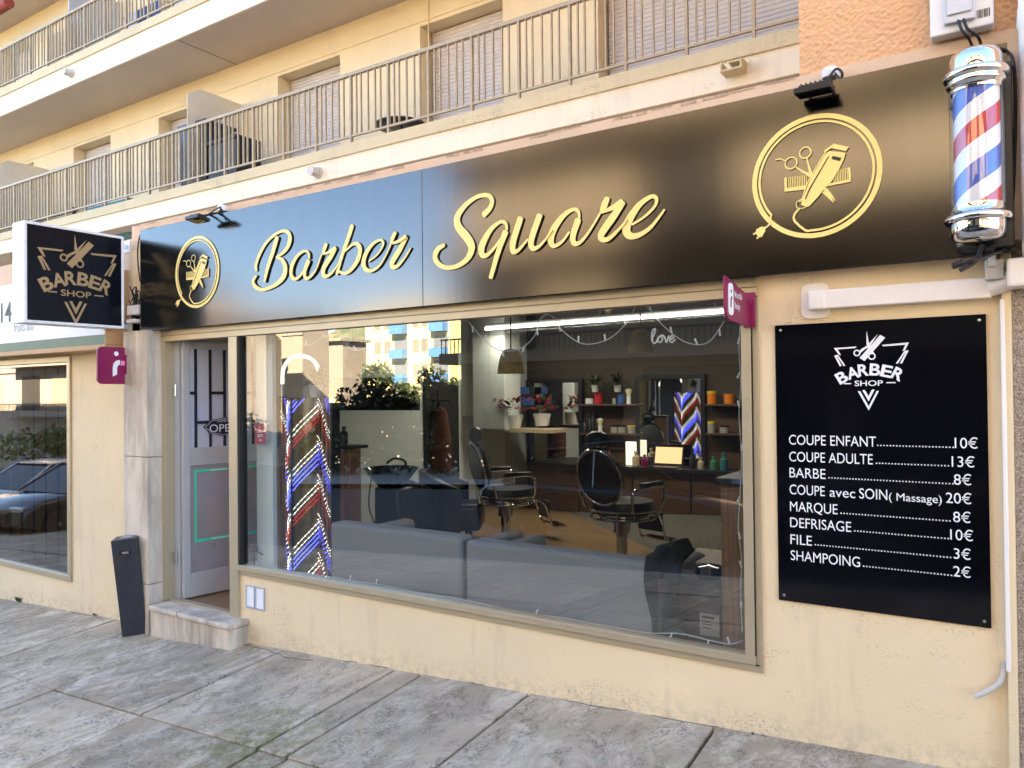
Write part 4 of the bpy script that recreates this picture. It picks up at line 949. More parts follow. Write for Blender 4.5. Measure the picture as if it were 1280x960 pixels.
# column of LED strips in a slatted niche
YC = .62; xa, xb = P(351, 600, YC).x, P(415, 600, YC).x; zc = P(380, 497, YC).z; cxm = (P(367, 600, YC).x+P(398, 600, YC).x)/2; cr = (P(398, 600, YC).x-P(367, 600, YC).x)/2
lc = thing('light_column', 'gold column wound with blue, white and red LED strips between panels beaded as its mirror reflection', 'light column', (cxm, YC, IN))
mb = MB(); mb.box((xa, YC+.02, IN), (xb, YC+.05, zc)); slatboard(mb, xa, xb, YC+.02, IN, zc, .045); mb.v += []; mb.build('back_panel', M['walnut'], lc)
mb = MB(); mb.box((xa-.022, YC-.02, IN), (xa-.002, YC+.07, zc+.01)); mb.box((xb+.002, YC-.02, IN), (xb+.022, YC+.07, zc+.01)); mb.build('side_edge', M['black'], lc)
mb = MB(); mb.lathe([(cr*.93, IN), (cr*.93, zc)], (cxm, YC+.0, 0), 32); mb.lathe([(.0001, zc), (cr*.93, zc)], (cxm, YC, 0), 32); mb.lathe([(cr*.92, IN), (cr*.92, zc-.001)], (cxm, YC+.06, 0), 32); mb.build('column', M['goldpanel'], lc, 0, True)
mb = MB(); mb.tube([(cxm, YC-cr*.96, IN), (cxm, YC-cr*.96, zc)], .014, 6); mb.build('seam', M['black'], lc)
def bead(mb, p, r_=.0042): mb.add([Vector(p)+Vector(d)*r_ for d in ((1, 0, 0), (0, -1, 0), (-1, 0, 0), (0, 1, 0), (0, 0, 1), (0, 0, -1))], [(0, 1, 4), (1, 2, 4), (2, 3, 4), (3, 0, 4), (1, 0, 5), (2, 1, 5), (3, 2, 5), (0, 3, 5)])
def helix(mat_key, z0, pitch=.55, rad=cr*.99, n=16):
    mb = MB(); pts = []
    for k in range(n+1):
        a = R(180)+R(180)*k/n; z = z0+.36*k/n + .045*math.sin(math.pi*(k/n-.5))
        if z < IN or z > zc: 
            if len(pts) > 1: break
            pts = []; continue
        pts.append((cxm+rad*math.cos(a), YC+rad*math.sin(a), z))
    if len(pts) > 2:
        mb.tube(pts, .0024 if mat_key != 'led_white' else .0007, 5)
        for p in (pts if mat_key == 'led_white' else crom(pts, 2)): bead(mb, p, .0048 if mat_key == 'led_white' else .0034)
        return mb
def side(mb, x0, x1, z0, z1):  # glowing beads imitating the column's reflection in flanking mirrors
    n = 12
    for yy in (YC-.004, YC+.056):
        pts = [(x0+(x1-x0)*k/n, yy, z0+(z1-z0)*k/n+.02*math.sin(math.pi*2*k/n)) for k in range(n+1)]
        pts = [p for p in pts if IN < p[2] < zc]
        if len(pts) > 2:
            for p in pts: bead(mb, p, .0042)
order = [('led_white', 0), ('led_white', .045), ('led_blue', .085), ('led_blue', .125), ('led_blue', .165), ('led_white', .32), ('led_white', .365), ('led_red', .41), ('led_red', .45)]
acc = {k: MB() for k in ('led_white', 'led_blue', 'led_red')}
for r_ in range(-2, 5):
    for key, dz in order:
        q = helix(key, IN+.64*r_-dz+.25)
        if q: acc[key].add(q.v, q.f)
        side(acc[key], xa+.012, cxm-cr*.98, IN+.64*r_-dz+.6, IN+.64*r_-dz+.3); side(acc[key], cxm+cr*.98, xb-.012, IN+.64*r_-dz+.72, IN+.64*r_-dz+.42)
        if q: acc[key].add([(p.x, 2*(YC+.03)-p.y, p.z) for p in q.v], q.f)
for k, q in acc.items(): q.build('strip_and_reflection', M[k], lc)
# plant and arched lamp on the column
def spiky(name, label, c, r_, n, h, mt, pot=None, group=None):
    t = thing(name, label, 'plant', c, group); c = Vector(c); mb = MB()
    for k in range(n):
        a = random.random()*6.28; e = random.uniform(-.15, 1.25); d = Vector((math.cos(a)*math.cos(e), math.sin(a)*math.cos(e), math.sin(e))); l = r_*random.uniform(.6, 1.05)
        s_ = Vector((-math.sin(a), math.cos(a), 0))*.016*r_/.3; b0 = c+Vector((0, 0, h)); mid = b0+d*l*.5+Vector((0, 0, .03*l)); tip = b0+d*l-Vector((0, 0, .22*l))
        mb.add([b0-s_*.5, b0+s_*.5, mid+s_, tip, mid-s_], [(0, 1, 2, 3, 4)])
    mb.build('leaves', mt, t)
    if h > .05: mb = MB(); mb.tube([c+Vector((0, 0, pot or 0)), c+Vector((0, 0, h+.02))], .018, 7); mb.build('stem', M['bark'], t)
    if pot: mb = MB(); mb.lathe([(.0001, 0), (pot*.42, 0), (pot*.55, pot), (pot*.5, pot), (pot*.48, pot*.9), (.0001, pot*.9)], c, 20); mb.build('pot', M['potwhite'], t, 0, True)
    return t
spiky('spiky_plant', 'spiky dark plant on top of the striped light column', (cxm+.1, YC+.02, zc), .24, 46, .12, M['leaf'], .1)
al = thing('arch_lamp', 'slim white arch lamp curving above the striped light column', 'lamp', (xa-.01, YC+.24, IN))
mb = MB(); q = [(353, 480), (354, 462), (361, 450), (372, 445), (386, 447), (395, 455), (398, 468)]
mb.tube(crom([tuple(P(x, y, YC+.24)) for x, y in q], 6), .017, 8); mb.build('arch', emis('lit arch', (.95, .97, 1), .07), al, 0, True)
p0 = P(353, 480, YC+.24); mb = MB(); mb.tube([p0, (p0.x, p0.y, IN)], .012, 8); mb.lathe([(.0001, IN), (.12, IN), (.12, IN+.02), (.0001, IN+.022)], (p0.x, p0.y, 0), 20); mb.build('stand', M['white_metal'], al)
# microphone on a little stand
c = P(318, 686, .075); mc = thing('microphone_stand', 'small black microphone on a crossbar at the lower left corner of the window', 'microphone', (c.x, c.y, .2))
mb = MB(); mb.lathe([(.0001, -.03), (.022, -.02), (.03, 0), (.022, .02), (.0001, .03)], c, 14); mb.build('head', M['black'], mc, 0, True)
mb = MB(); mb.tube([c+Vector((-.08, 0, .01)), c+Vector((.1, 0, -.035))], .005, 6); mb.tube([c, c+Vector((.0, 0, -.16))], .006, 6); mb.build('stand', M['black'], mc)
# hanging tag
c = P(325, 542, .05); tgo = thing('hanging_tag', 'pink card tag hung on a thread against the left of the window', 'tag', c)
mb = MB(); X = Matrix.Translation(c) @ Matrix.Rotation(R(-6), 4, 'Y'); mb.prism([X @ Vector((u, 0, v)) for u, v in rrect(.115, .16, .02)], (0, .004, 0)); mb.build('card', M['tag'], tgo)
mb = MB()
for v0, w0 in ((.045, .02), (.012, .036), (-.01, .03), (-.022, .034), (-.05, .014)): mb.prism([X @ Vector((u, -.0004, v0+q)) for u, q in ((-w0, -.004), (w0, -.004), (w0, .004), (-w0, .004))], (0, -.0006, 0))
mb.build('print', M['white_print'], tgo); mb = MB(); mb.tube([c+Vector((0, 0, .08)), c+Vector((.002, 0, .3))], .0015, 4); mb.build('thread', M['wire'], tgo)
# sofas with their backs to the window
def sofa(label, xa, xb, za, rz=0):
    w = xb-xa; t = thing('sofa', label, 'sofa', (xa, .34, IN), 'grey sofas with their backs to the window', rz); local(t); h = za-IN
    mb = MB(); mb.box((.0, 0, .05), (w, .16, h)); mb.build('backrest', M['fabric'], t, .03, True, 3)
    for x in (0, w-.15): mb = MB(); mb.box((x+.004, .165, .05), (x+.146, .85, h-.08)); mb.build('armrest', M['fabric'], t, .05, True, 3)
    n = 2
    for k in range(n):
        a, b = .155+(w-.31)*k/n, .155+(w-.31)*(k+1)/n
        mb = MB(); mb.box((a+.004, .24, .3), (b-.004, .86, .45)); mb.build('seat_cushion', M['fabric'], t, .04, True, 3)
        mb = MB(); mb.box((a+.004, .17, .45), (b-.004, .32, h-.05)); mb.build('back_cushion', M['fabric'], t, .05, True, 3)
    mb = MB(); mb.box((.155, .17, .1), (w-.155, .84, .295)); mb.build('base', M['fabric'], t)
    for x in (.06, w-.06):
        for y in (.06, .78): mb = MB(); mb.lathe([(.02, 0), (.025, .05)], (x, y, 0), 10); mb.build('leg', M['black'], t)
    return t
sa = P(412, 656, .34); sb = P(575, 668, .34); sc_, sd = P(581, 675, .34), P(824, 705, .34)
sofa('left grey fabric sofa seen from behind, next to the striped light column', sa.x, sb.x, (sa.z+sb.z)/2)
sofa('right grey fabric sofa seen from behind with a black jacket over its arm', sc_.x, sd.x, (sc_.z+sd.z)/2)
SAz = (sc_.z+sd.z)/2
# jacket over the arm
mb = MB(); n = 14; vs = []; x0, x1 = P(802, 700, .3).x, P(852, 700, .3).x
for i in range(n+1):
    u = i/n
    for j in range(n+1):
        v = j/n; x = x0+(x1-x0)*(.1+.9*v)*(.75+.25*u)+.02*math.sin(9*u+5*v)
        if u < .35: y, z = .75-u*1.1, SAz+.02+.05*math.sin(3*v)+.03*u
        else: y, z = .36-.06*math.sin(v*6+u*3)*.3, SAz+.03-(u-.35)*.85*(1-.35*abs(v-.3))
        vs.append((x+.03*(u > .35)*math.sin(v*7), y-.05*v, z-.05*max(0, v-.6)))
mb.add(vs, [(i*(n+1)+j, i*(n+1)+j+1, (i+1)*(n+1)+j+1, (i+1)*(n+1)+j) for i in range(n) for j in range(n)])
o = mb.build('jacket', M['cloth'], None, 0, True, loc=((x0+x1)/2, .4, SAz)); s_ = o.modifiers.new('thick', 'SOLIDIFY'); s_.thickness = .018; tag(o, 'crumpled black jacket thrown over the right arm of the sofa', 'jacket')
# counter end at the right, box with sticker, side table
ct = thing('counter', 'walnut counter end with a black worktop against the right end of the window', 'counter', (-1.15, .2, IN))
xa = P(902, 700, .2).x; zt = P(915, 607, .2).z
mb = MB(); mb.box((xa, .2, IN), (-1.01, 1.6, zt)); mb.build('body', M['walnut'], ct)
mb = MB(); mb.box((P(896, 603, .2).x, .17, zt+.001), (-1.01, 1.64, zt+.04)); mb.build('worktop', M['black'], ct, .004)
a, b = P(822, 760, .3), P(901, 760, .3)
cbx = thing('cardboard_box', 'dark box with a white printed sticker standing beside the walnut counter', 'box', ((a.x+b.x)/2, .4, IN))
mb = MB(); mb.box((a.x, .3, IN), (b.x-.005, .62, P(860, 730, .3).z)); mb.build('body', mat('dark brown board', (.045, .035, .032), .7, 0, .15), cbx, .004)
mb = MB(); q0, q1 = P(875, 793, .3), P(901, 770, .3); mb.box((q0.x, .2975, q0.z), (b.x-.008, .299, q0.z+.12)); mb.build('sticker', mat('white label', (.30, .29, .27), .6), cbx)
mb = MB()
for i in range(4): mb.box((q0.x+.012, .2968, q0.z+.04+.018*i), (q0.x+.012+(.07 if i == 3 else .05+.01*(i % 2)), .2973, q0.z+.046+.018*i+(.006 if i == 3 else 0)))
mb.build('print', M['black'], cbx)
c = P(884, 702, 1.0); st = thing('side_table', 'small square pale side table behind the sofa arm', 'table', (c.x, 1.1, IN))
mb = MB(); mb.box((c.x-.2, .95, c.z-.05), (c.x+.22, 1.4, c.z)); mb.build('table_top', M['palewood'], st, .004)
for x in (c.x-.19, c.x+.16):
    for y in (.96, 1.34): mb = MB(); mb.box((x, y, IN), (x+.05, y+.05, c.z-.051)); mb.build('leg', M['palewood'], st)
c2 = P(893, 728, .55); o = MB().lathe([(.0001, 0), (.06, .005), (.085, .04), (.07, .075), (.0001, .085)], (0, 0, 0), 24)
o = MB().lathe([(.0001, 0), (.06, .005), (.085, .04), (.07, .075), (.0001, .085)], (c2.x, .46, P(860, 730, .3).z+.002), 24).build('helmet_speaker', M['black_gloss'], None, 0, True, loc=(c2.x, .46, P(860, 730, .3).z)); o.name = 'round_speaker'; tag(o, 'small glossy black dome speaker on the dark box', 'speaker')
# wash basin unit, armchairs, slatted counter
c = P(489, 640, 2.4); wb = local(thing('wash_basin_chair', 'black backwash basin on a pedestal behind the left sofa', 'wash basin', (c.x, 2.4, IN)))
bz = P(489, 585, 2.4).z-IN
mb = MB(); mb.lathe([(.0001, bz-.22), (.12, bz-.21), (.22, bz-.1), (.3, bz), (.285, bz+.005), (.2, bz-.09), (.1, bz-.16), (.0001, bz-.17)], (0, 0, 0), 28); mb.build('basin', M['black_gloss'], wb, 0, True)
mb = MB(); mb.box((-.16, -.1, 0), (.18, .22, bz-.2)); mb.build('pedestal', M['black'], wb, .03, True)
mb = MB(); mb.tube(crom([(.1, .1, bz-.05), (.1, .12, bz+.06), (.02, .05, bz+.1), (-.06, 0, bz+.05)], 6), .014, 8); mb.tube(crom([(-.27, 0, bz-.05), (-.28, -.05, bz-.4), (-.2, -.05, bz-.6), (-.14, -.1, bz-.68)], 6), .008, 6); mb.build('tap', M['black'], wb, 0, True)
def armchair(label, x, y, rz):
    t = local(thing('armchair', label, 'armchair', (x, y, IN), 'black tub armchairs', rz))
    mb = MB(); n = 18; prof = []
    vs = []
    for k in range(n+1):
        a = R(-20)+R(220)*k/n; hgt = .62+.2*math.sin(max(0, min(math.pi, (a-R(-20))/R(220)*math.pi)))
        for rr, z in ((.36, .12), (.4, .4), (.40, hgt), (.33, hgt+.01), (.28, .42)): vs.append((rr*math.cos(a), rr*math.sin(a), z))
    fs = [(k*5+j, k*5+j+1, k*5+6+j, k*5+5+j) for k in range(n) for j in range(4)]
    mb.add(vs, fs); mb.build('shell', M['leather'], t, 0, True, auto=60)
    mb = MB(); mb.box((-.27, -.34, .14), (.27, .24, .44)); mb.build('seat_cushion', M['leather'], t, .05, True, 3)
    for a in (45, 135, 225, 315): mb = MB(); mb.lathe([(.02, 0), (.025, .14)], (.25*math.cos(R(a)), .25*math.sin(R(a)), 0), 8); mb.build('leg', M['black'], t)
    return t
c = P(520, 640, 2.9); a1 = armchair('black tub armchair beside the wash basin', c.x, 2.9, R(150))
c = P(567, 640, 3.3); dup(a1, (c.x, 3.3, IN), R(120), 'black tub armchair nearest the first barber chair')
sc1 = thing('slatted_counter', 'waist high wood slat counter right of the striped light column', 'counter', (P(428, 640, 1.4).x, 1.4, IN))
x0, x1 = P(415, 640, 1.4).x, P(440, 640, 1.4).x; zt = P(428, 561, 1.4).z
mb = MB(); mb.box((x0, 1.4, IN), (x1, 1.52, zt-.0)); slatboard(mb, x0, x1, 1.399, IN, zt, .04); mb.build('body', M['walnut'], sc1)
mb = MB(); mb.box((x0-.02, 1.36, zt+.001), (x1+.02, 1.6, zt+.03)); mb.build('top', M['black'], sc1)
def bottle(px, py, y, h, r_, m, label, z=None, kind='bottle'):
    c = P(px, py, y); zz = c.z if z is None else z
    o = MB().lathe([(.0001, 0), (r_, .001), (r_, h*.62), (r_*.45, h*.74), (r_*.4, h*.9), (r_*.55, h*.9), (r_*.55, h), (.0001, h)], (c.x, y, zz), 14).build(kind, m, None, 0, True, loc=(c.x, y, zz)); return tag(o, label, kind)
bottle(430, 560, 1.6, .17, .04, M['black'], 'black pump bottle standing on the slatted counter', zt+.031)
# barber chairs
def barber_chair(label, x, y, rz):
    t = local(thing('barber_chair', label, 'barber chair', (x, y, IN), 'barber chairs facing the mirrors', rz))
    mb = MB(); mb.lathe([(.0001, 0), (.31, 0), (.33, .015), (.31, .03), (.1, .06), (.06, .075), (.0001, .08)], (0, 0, 0), 32); mb.build('base', M['chrome'], t, 0, True)
    mb = MB(); mb.lathe([(.055, .07), (.055, .34)], (0, 0, 0), 20); mb.lathe([(.085, .30), (.085, .42)], (0, 0, 0), 20); mb.build('pump_column', M['chrome'], t, 0, True)
    mb = MB(); mb.lathe([(.0001, .52), (.30, .50), (.315, .55), (.30, .62), (.0001, .64)], (0, .02, 0), 32); mb.build('seat', M['leather'], t, 0, True)
    mb = MB()
    for z in (.455, .535): mb.tube([(.32*math.cos(2*math.pi*k/36), .02+.32*math.sin(2*math.pi*k/36), z) for k in range(36)], .012, 6, closed=True)
    for k in range(12): a = 2*math.pi*k/12; mb.tube([(.32*math.cos(a), .02+.32*math.sin(a), .455), (.32*math.cos(a), .02+.32*math.sin(a), .535)], .007, 5)
    mb.lathe([(.25, .43), (.25, .5)], (0, .02, 0), 24); mb.build('seat_rim', M['chrome'], t, 0, True)
    X = Matrix.Translation((0, -.30, .88)) @ Matrix.Rotation(R(12), 4, 'X')
    mb = MB(); mb.lathe([(.0001, -.06), (.24, -.06), (.265, -.02), (.265, .02), (.22, .06), (.0001, .065)], (0, 0, 0), 32, axis='y'); mb.v = [X @ v for v in mb.v]; mb.build('backrest', M['leather'], t, 0, True)
    mb = MB(); mb.tube([X @ Vector((.275*math.cos(2*math.pi*k/40), -.035, .275*math.sin(2*math.pi*k/40))) for k in range(40)], .017, 8, closed=True); mb.build('back_rim', M['chrome'], t, 0, True)
    mb = MB(); Xh = X @ Matrix.Translation((0, .02, .36)); mb.lathe([(.0001, -.1), (.06, -.1), (.085, -.05), (.085, .05), (.06, .1), (.0001, .1)], (0, 0, 0), 20, axis='x'); mb.v = [Xh @ v for v in mb.v]; mb.tube([X @ Vector((0, 0, .24)), X @ Vector((0, .01, .33))], .014, 6); mb.build('headrest', M['leather'], t, 0, True)
    for s_ in (-1, 1):
        mb = MB(); mb.tube(crom([(s_*.30, -.2, .55), (s_*.34, -.24, .74), (s_*.35, -.05, .78), (s_*.35, .2, .77), (s_*.33, .24, .62), (s_*.30, .22, .52)], 6), .016, 8); mb.build('arm_frame', M['chrome'], t, 0, True)
        mb = MB(); mb.cbox((s_*.35, .03, .805), (.07, .32, .045)); mb.build('arm_pad', M['leather'], t, .015, True)
    mb = MB(); 
    for s_ in (-.16, .16): mb.tube(crom([(s_, .28, .5), (s_, .42, .42), (s_, .5, .2), (s_, .56, .17)], 6), .014, 6)
    mb.tube([(-.2, .56, .17), (.2, .56, .17)], .014, 6); mb.cbox((0, .62, .165), (.34, .12, .02)); mb.build('footrest', M['chrome'], t)
    mb = MB(); mb.cbox((0, .47, .36), (.3, .03, .2), 0, Matrix.Translation((0, 0, 0))); mb.build('leg_pad', M['leather'], t, .01, True)
    return t
c = P(632, 640, 3.5); b1 = barber_chair('left black and chrome barber chair in front of the first mirror', c.x, 3.5, R(-38))
c = P(777, 640, 3.2); dup(b1, (c.x, 3.2, IN), R(-14), 'right black and chrome barber chair with its round back towards the window')
# back wall: mirrors, worktop, shelves, products
YBk = 6.24
def mirror(label, px0, py0, px1, py1, turn=0.):
    a, b = P(px0, py1, YBk), P(px1, py0, YBk); t = thing('mirror', label, 'mirror', ((a.x+b.x)/2, YBk, a.z), 'black framed wall mirrors'); w = .06
    mb = MB(); mb.box((a.x-w, YBk-.09, a.z-w), (b.x+w, YBk-.01, a.z)); mb.box((a.x-w, YBk-.09, b.z), (b.x+w, YBk-.01, b.z+w)); mb.box((a.x-w, YBk-.09, a.z), (a.x, YBk-.01, b.z)); mb.box((b.x, YBk-.09, a.z), (b.x+w, YBk-.01, b.z)); mb.build('frame', M['black'], t, .004)
    k = (b.x-a.x)*math.tan(R(turn)); mb = MB(); mb.prism([(a.x, YBk-.02-k, a.z), (b.x, YBk-.02, a.z), (b.x, YBk-.02, b.z), (a.x, YBk-.02-k, b.z)], (0, .012, 0)); mb.build('glass', M['mirror'], t)
mirror('black framed mirror behind the left barber chair', 667, 478, 726, 588)
mirror('black framed mirror above the laptop', 803, 473, 878, 570, 3.75)
wt = thing('worktop', 'long dark wooden worktop under the mirrors along the back wall', 'worktop', (-4, 5.9, IN))
a, b = P(640, 590, 5.75), P(930, 585, 5.75); WZ = P(780, 583, 5.75).z
mb = MB(); mb.box((-6.0, 5.72, WZ-.05), (-1.0, 6.24, WZ)); mb.build('top', M['black'], wt, .004)
mb = MB()
for k in range(6): mb.box((-5.98+.82*k, 5.78, IN), (-5.98+.82*k+.8, 6.24, WZ-.052))
mb.build('cabinet', M['darkwood'], wt, .004)
mb = MB(); mb.box((-6.0, 6.225, WZ), (-1.0, 6.248, 1.2)); mb.build('splashback', M['darkwood'], wt)
def shelf(label, px0, px1, py):
    a, b = P(px0, py, 6.1), P(px1, py, 6.1); o = MB().box((a.x, 6.0, a.z-.025), (b.x, 6.245, a.z)).build('shelf', M['darkwood'], None, .003, loc=((a.x+b.x)/2, 6.1, a.z)); tag(o, label, 'shelf', 'wall shelves'); return a.z
zs = {}
for n_, q in {'ul': ('upper dark shelf with the red pot, left of the second mirror', 728, 762, 505), 'ur': ('upper dark shelf with the pale brush, beside the second mirror', 763, 799, 505), 'll': ('lower dark shelf with small bottles, left of the second mirror', 728, 762, 541), 'lr': ('lower dark shelf of grey jars, beside the second mirror', 763, 799, 541), 'xu': ('upper shelf with orange tubs, right of the second mirror', 884, 930, 505), 'xl': ('lower shelf of tins, right of the second mirror', 884, 930, 541)}.items(): zs[n_] = shelf(*q)
def jar(px, s_, h, r_, m, label, lid=None):
    c = P(px, 505, 6.08); t = thing('jar', label, 'jar', (c.x, 6.08, zs[s_]+.001), 'jars and tubs on the wall shelves')
    mb = MB(); mb.lathe([(.0001, 0), (r_, .001), (r_, h*.8), (.0001, h*.8)], (c.x, 6.08, zs[s_]+.001), 16); mb.build('body', m, t, 0, True)
    mb = MB(); mb.lathe([(.0001, h*.8+.001), (r_*1.06, h*.8+.001), (r_*1.06, h), (.0001, h)], (c.x, 6.08, zs[s_]+.001), 16); mb.build('lid', lid or M['black'], t, 0, True)
MO = mat('orange plastic', (.75, .20, .02), .4); MR = mat('red tin', (.5, .02, .03), .35); MBl = mat('blue tin', (.03, .12, .35), .4); MG = mat('grey tin', (.33, .32, .28), .4); MY = mat('yellow lid', (.7, .5, .05), .5)
jar(737, 'ul', .1, .06, M['potwhite'], 'cream tub at the left of the upper shelf'); jar(748, 'ul', .16, .06, MR, 'red pot on the upper shelf', MR); jar(776, 'ur', .14, .045, MBl, 'blue pot on the upper shelf beside the brush', MBl); jar(768, 'ur', .1, .03, MG, 'narrow grey pot at the left of the right upper shelf')
for k, px in enumerate((768, 777, 789)): jar(px, 'lr', .11, .055, MG, 'grey jar on the lower shelf, %s' % ('leftmost of three', 'middle of three', 'with a yellow lid')[k], MY if k == 2 else None)
jar(890, 'xu', .17, .06, MO, 'orange tub with yellow lid on the right upper shelf', MY); jar(912, 'xu', .13, .07, MO, 'wide orange tub on the right upper shelf', MO)
jar(889, 'xl', .15, .05, MG, 'yellow lidded tin on the right lower shelf', MY); jar(905, 'xl', .1, .06, MG, 'low grey tin on the right lower shelf')
for k, px in enumerate((731, 737, 741)): bottle(px, 541, 6.08, (.2, .26, .3)[k], .035, M['black'], ('short', 'medium', 'tall')[k]+' black bottle on the lower left shelf', zs['ll'])
def brush(px, s_, label):
    c = P(px, 505, 6.05); t = thing('shaving_brush', label, 'brush', (c.x, 6.05, zs[s_])); mb = MB(); mb.lathe([(.0001, 0), (.035, .001), (.028, .06), (.035, .11), (.0001, .11)], (c.x, 6.05, zs[s_]), 14); mb.build('handle', M['white'], t, 0, True)
    mb = MB(); mb.lathe([(.025, .11), (.05, .2), (.0001, .22)], (c.x, 6.05, zs[s_]), 14); mb.build('bristles', mat('cream bristles', (.75, .70, .45), .9), t, 0, True)
brush(786, 'ur', 'white handled shaving brush on the upper shelf'); brush(750, 'll', 'white handled shaving brush on the lower shelf')
for px, nm in ((744, 'left'), (772, 'right')): spiky('trailing_plant', 'leafy potted plant above the shelves, %s of two' % nm, (P(px, 492, 6.0).x, 6.0, P(px, 490, 6.0).z), .26, 60, .12, M['leaf'], .1)
lp = thing('laptop', 'open laptop with a bright screen under the second mirror', 'laptop', (P(835, 580, 5.9).x, 5.9, WZ))
a, b = P(818, 580, 5.95), P(851, 557, 5.95)
mb = MB(); mb.box((a.x-.02, 5.72, WZ+.001), (b.x+.02, 5.95, WZ+.016)); mb.build('keyboard', M['black'], lp)
X = Matrix.Translation((0, 5.955, WZ+.016)) @ Matrix.Rotation(R(-14), 4, 'X')
mb = MB(); mb.box((a.x-.02, 0, 0), (b.x+.02, .01, .27), 0, X); mb.build('lid', M['black'], lp)
mb = MB(); mb.box((a.x, -.002, .03), (b.x, -.0005, .25), 0, X); mb.build('screen', emis('laptop screen', (1, .62, .36), .06), lp)
c = P(786, 575, 5.9); o = MB().box((c.x-.07, 5.95, WZ+.002), (c.x+.09, 5.965, P(786, 552, 5.95).z)).build('tablet', M['screen'], None, .006, loc=(c.x, 5.95, WZ)); tag(o, 'small bright tablet standing on the worktop left of the laptop', 'tablet')
bottle(795, 580, 5.85, .2, .05, M['palewood'], 'brown handled jug in front of the bright tablet', WZ+.002, 'jug')
for px, h, lb_ in ((905, .22, 'teal bottle at the right end of the worktop'), (892, .17, 'green squat bottle on the worktop beside the teal one')): bottle(px, 585, 5.85, h, .05, mat('teal plastic '+lb_[:4], (.02, .16, .17) if px > 900 else (.05, .22, .12), .4), lb_, WZ+.002)
for k, (px, h, r_, mm, lb_) in enumerate(((742, .24, .03, 'black', 'tall black spray bottle on the worktop left of the tablet'), (752, .18, .035, 'white', 'short white tub bottle on the worktop left of the tablet'), (762, .2, .03, 'magenta', 'magenta lotion bottle on the worktop left of the tablet'), (806, .16, .04, 'magenta', 'squat magenta bottle between the tablet and the laptop'), (866, .26, .035, 'black', 'tall black bottle on the worktop right of the laptop'), (876, .15, .04, 'palewood', 'short amber bottle on the worktop right of the laptop'))): bottle(px, 585, 5.85, h, r_, M[mm], lb_, WZ+.002)
# left wall: wall cabinet, television, reflected sign panel, poinsettias
ca, cb2 = P(591, 470, 5.2), P(632, 538, 5.2)
wc = thing('wall_cabinet', 'tall white boxed cabinet hanging between the television and the mirrors', 'cabinet', ((ca.x+cb2.x)/2, 5.4, cb2.z))
xm_ = P(613, 500, 5.2).x
mb = MB(); mb.box((ca.x, 5.2, cb2.z), (cb2.x, 5.6, 2.69)); mb.build('body', M['wallgreen'], wc, .004); mb = MB(); mb.box((ca.x+.01, 5.19, cb2.z+.02), (xm_-.003, 5.199, 2.4)); mb.build('door', M['wallgreen'], wc); mb = MB(); mb.box((xm_+.003, 5.19, cb2.z+.02), (cb2.x-.01, 5.199, 2.4)); mb.build('door', M['wallgreen'], wc)
cq = P(572, 520, 5.3); mb = MB(); mb.box((cq.x, 5.3, cq.z), (ca.x-.005, 5.6, 2.69)); mb.build('side_unit', M['wallgreen'], wc)
mb = MB(); mb.box((P(575, 600, 5.62).x, 5.62, IN), (P(632, 600, 5.62).x, 6.24, 2.69)); o = mb.build('boxed_pillar', M['wallgreen'], None, loc=(-6.7, 5.9, IN)); tag(o, 'pale boxed pillar at the back corner behind the white cabinet', 'pillar')
tva, tvb = P(420, 512, 2.0), P(530, 512, 3.0)
tv = thing('television', 'wide flat black television tilted out from the pale left wall', 'television', ((tva.x+tvb.x)/2, 2.6, 1.5))
c00, c10 = P(418, 513, 2.1), P(525, 513, 2.9); up = Vector((0.05, -.05, 1)); hgt = P(418, 470, 2.1).z-c00.z
nrm = (c10-c00).cross(Vector((0, 0, 1))).normalized()*-.05
mb = MB(); mb.prism([c00, c10, c10+up*hgt*1.0, c00+up*hgt*.95], nrm); mb.build('body', M['black_gloss'], tv)
mb = MB(); m_ = (c00+c10)/2; mb.tube([m_+nrm*.8+Vector((0, 0, hgt*.5)), Vector((-6.84, m_.y+.2, m_.z+hgt*.5))], .03, 8); mb.build('wall_arm', M['black'], tv)
pn = thing('mirrored_sign', 'dark hanging panel with a red pointed edge, built for a sign reflected in the glass', 'mirrored_sign', P(443, 430, 1.6))
pp = [(437, 427), (453, 424), (454, 455), (445, 472), (432, 456)]; mb = MB(); mb.prism([P(x, y, 1.6) for x, y in pp], (0, .02, 0)); mb.build('cloth', mat('dark grey felt', (.06, .06, .065), .9), pn)  # solid panel standing in for a sign reflected in the window
mb = MB(); mb.prism([P(x, y, 1.597) for x, y in ((432, 456), (445, 472), (454, 455), (454, 449), (445, 464), (433, 449))], (0, -.004, 0)); mb.build('edging', M['red'], pn)
mb = MB(); mb.tube([P(441, 427, 1.61), Vector((P(441, 427, 1.61).x, 1.61, 2.7))], .004, 5); mb.tube([P(450, 425, 1.61), Vector((P(450, 425, 1.61).x, 1.61, 2.7))], .004, 5); mb.build('cord', M['cable'], pn)
y0_, y1_ = PX(533, 500, -6.84).y, PX(572, 500, -6.84).y
idw = thing('dark_doorway', 'dark inner doorway in the left wall right of the television', 'doorway', (-6.84, y0_, IN))
MB().box((-6.849, y0_, IN), (-6.82, y1_, 2.2)).build('opening', M['dark'], idw); MB().box((-6.849, y0_-.06, IN), (-6.80, y0_-.002, 2.26)).build('jamb', M['black'], idw); MB().box((-6.849, y0_, 2.202), (-6.80, y1_, 2.26)).build('lintel', M['black'], idw)
c = P(549, 600, 4.6); cst = thing('coat_stand', 'dark coat stand with a rust brown coat before the inner doorway', 'coat stand', (c.x, 4.6, IN))
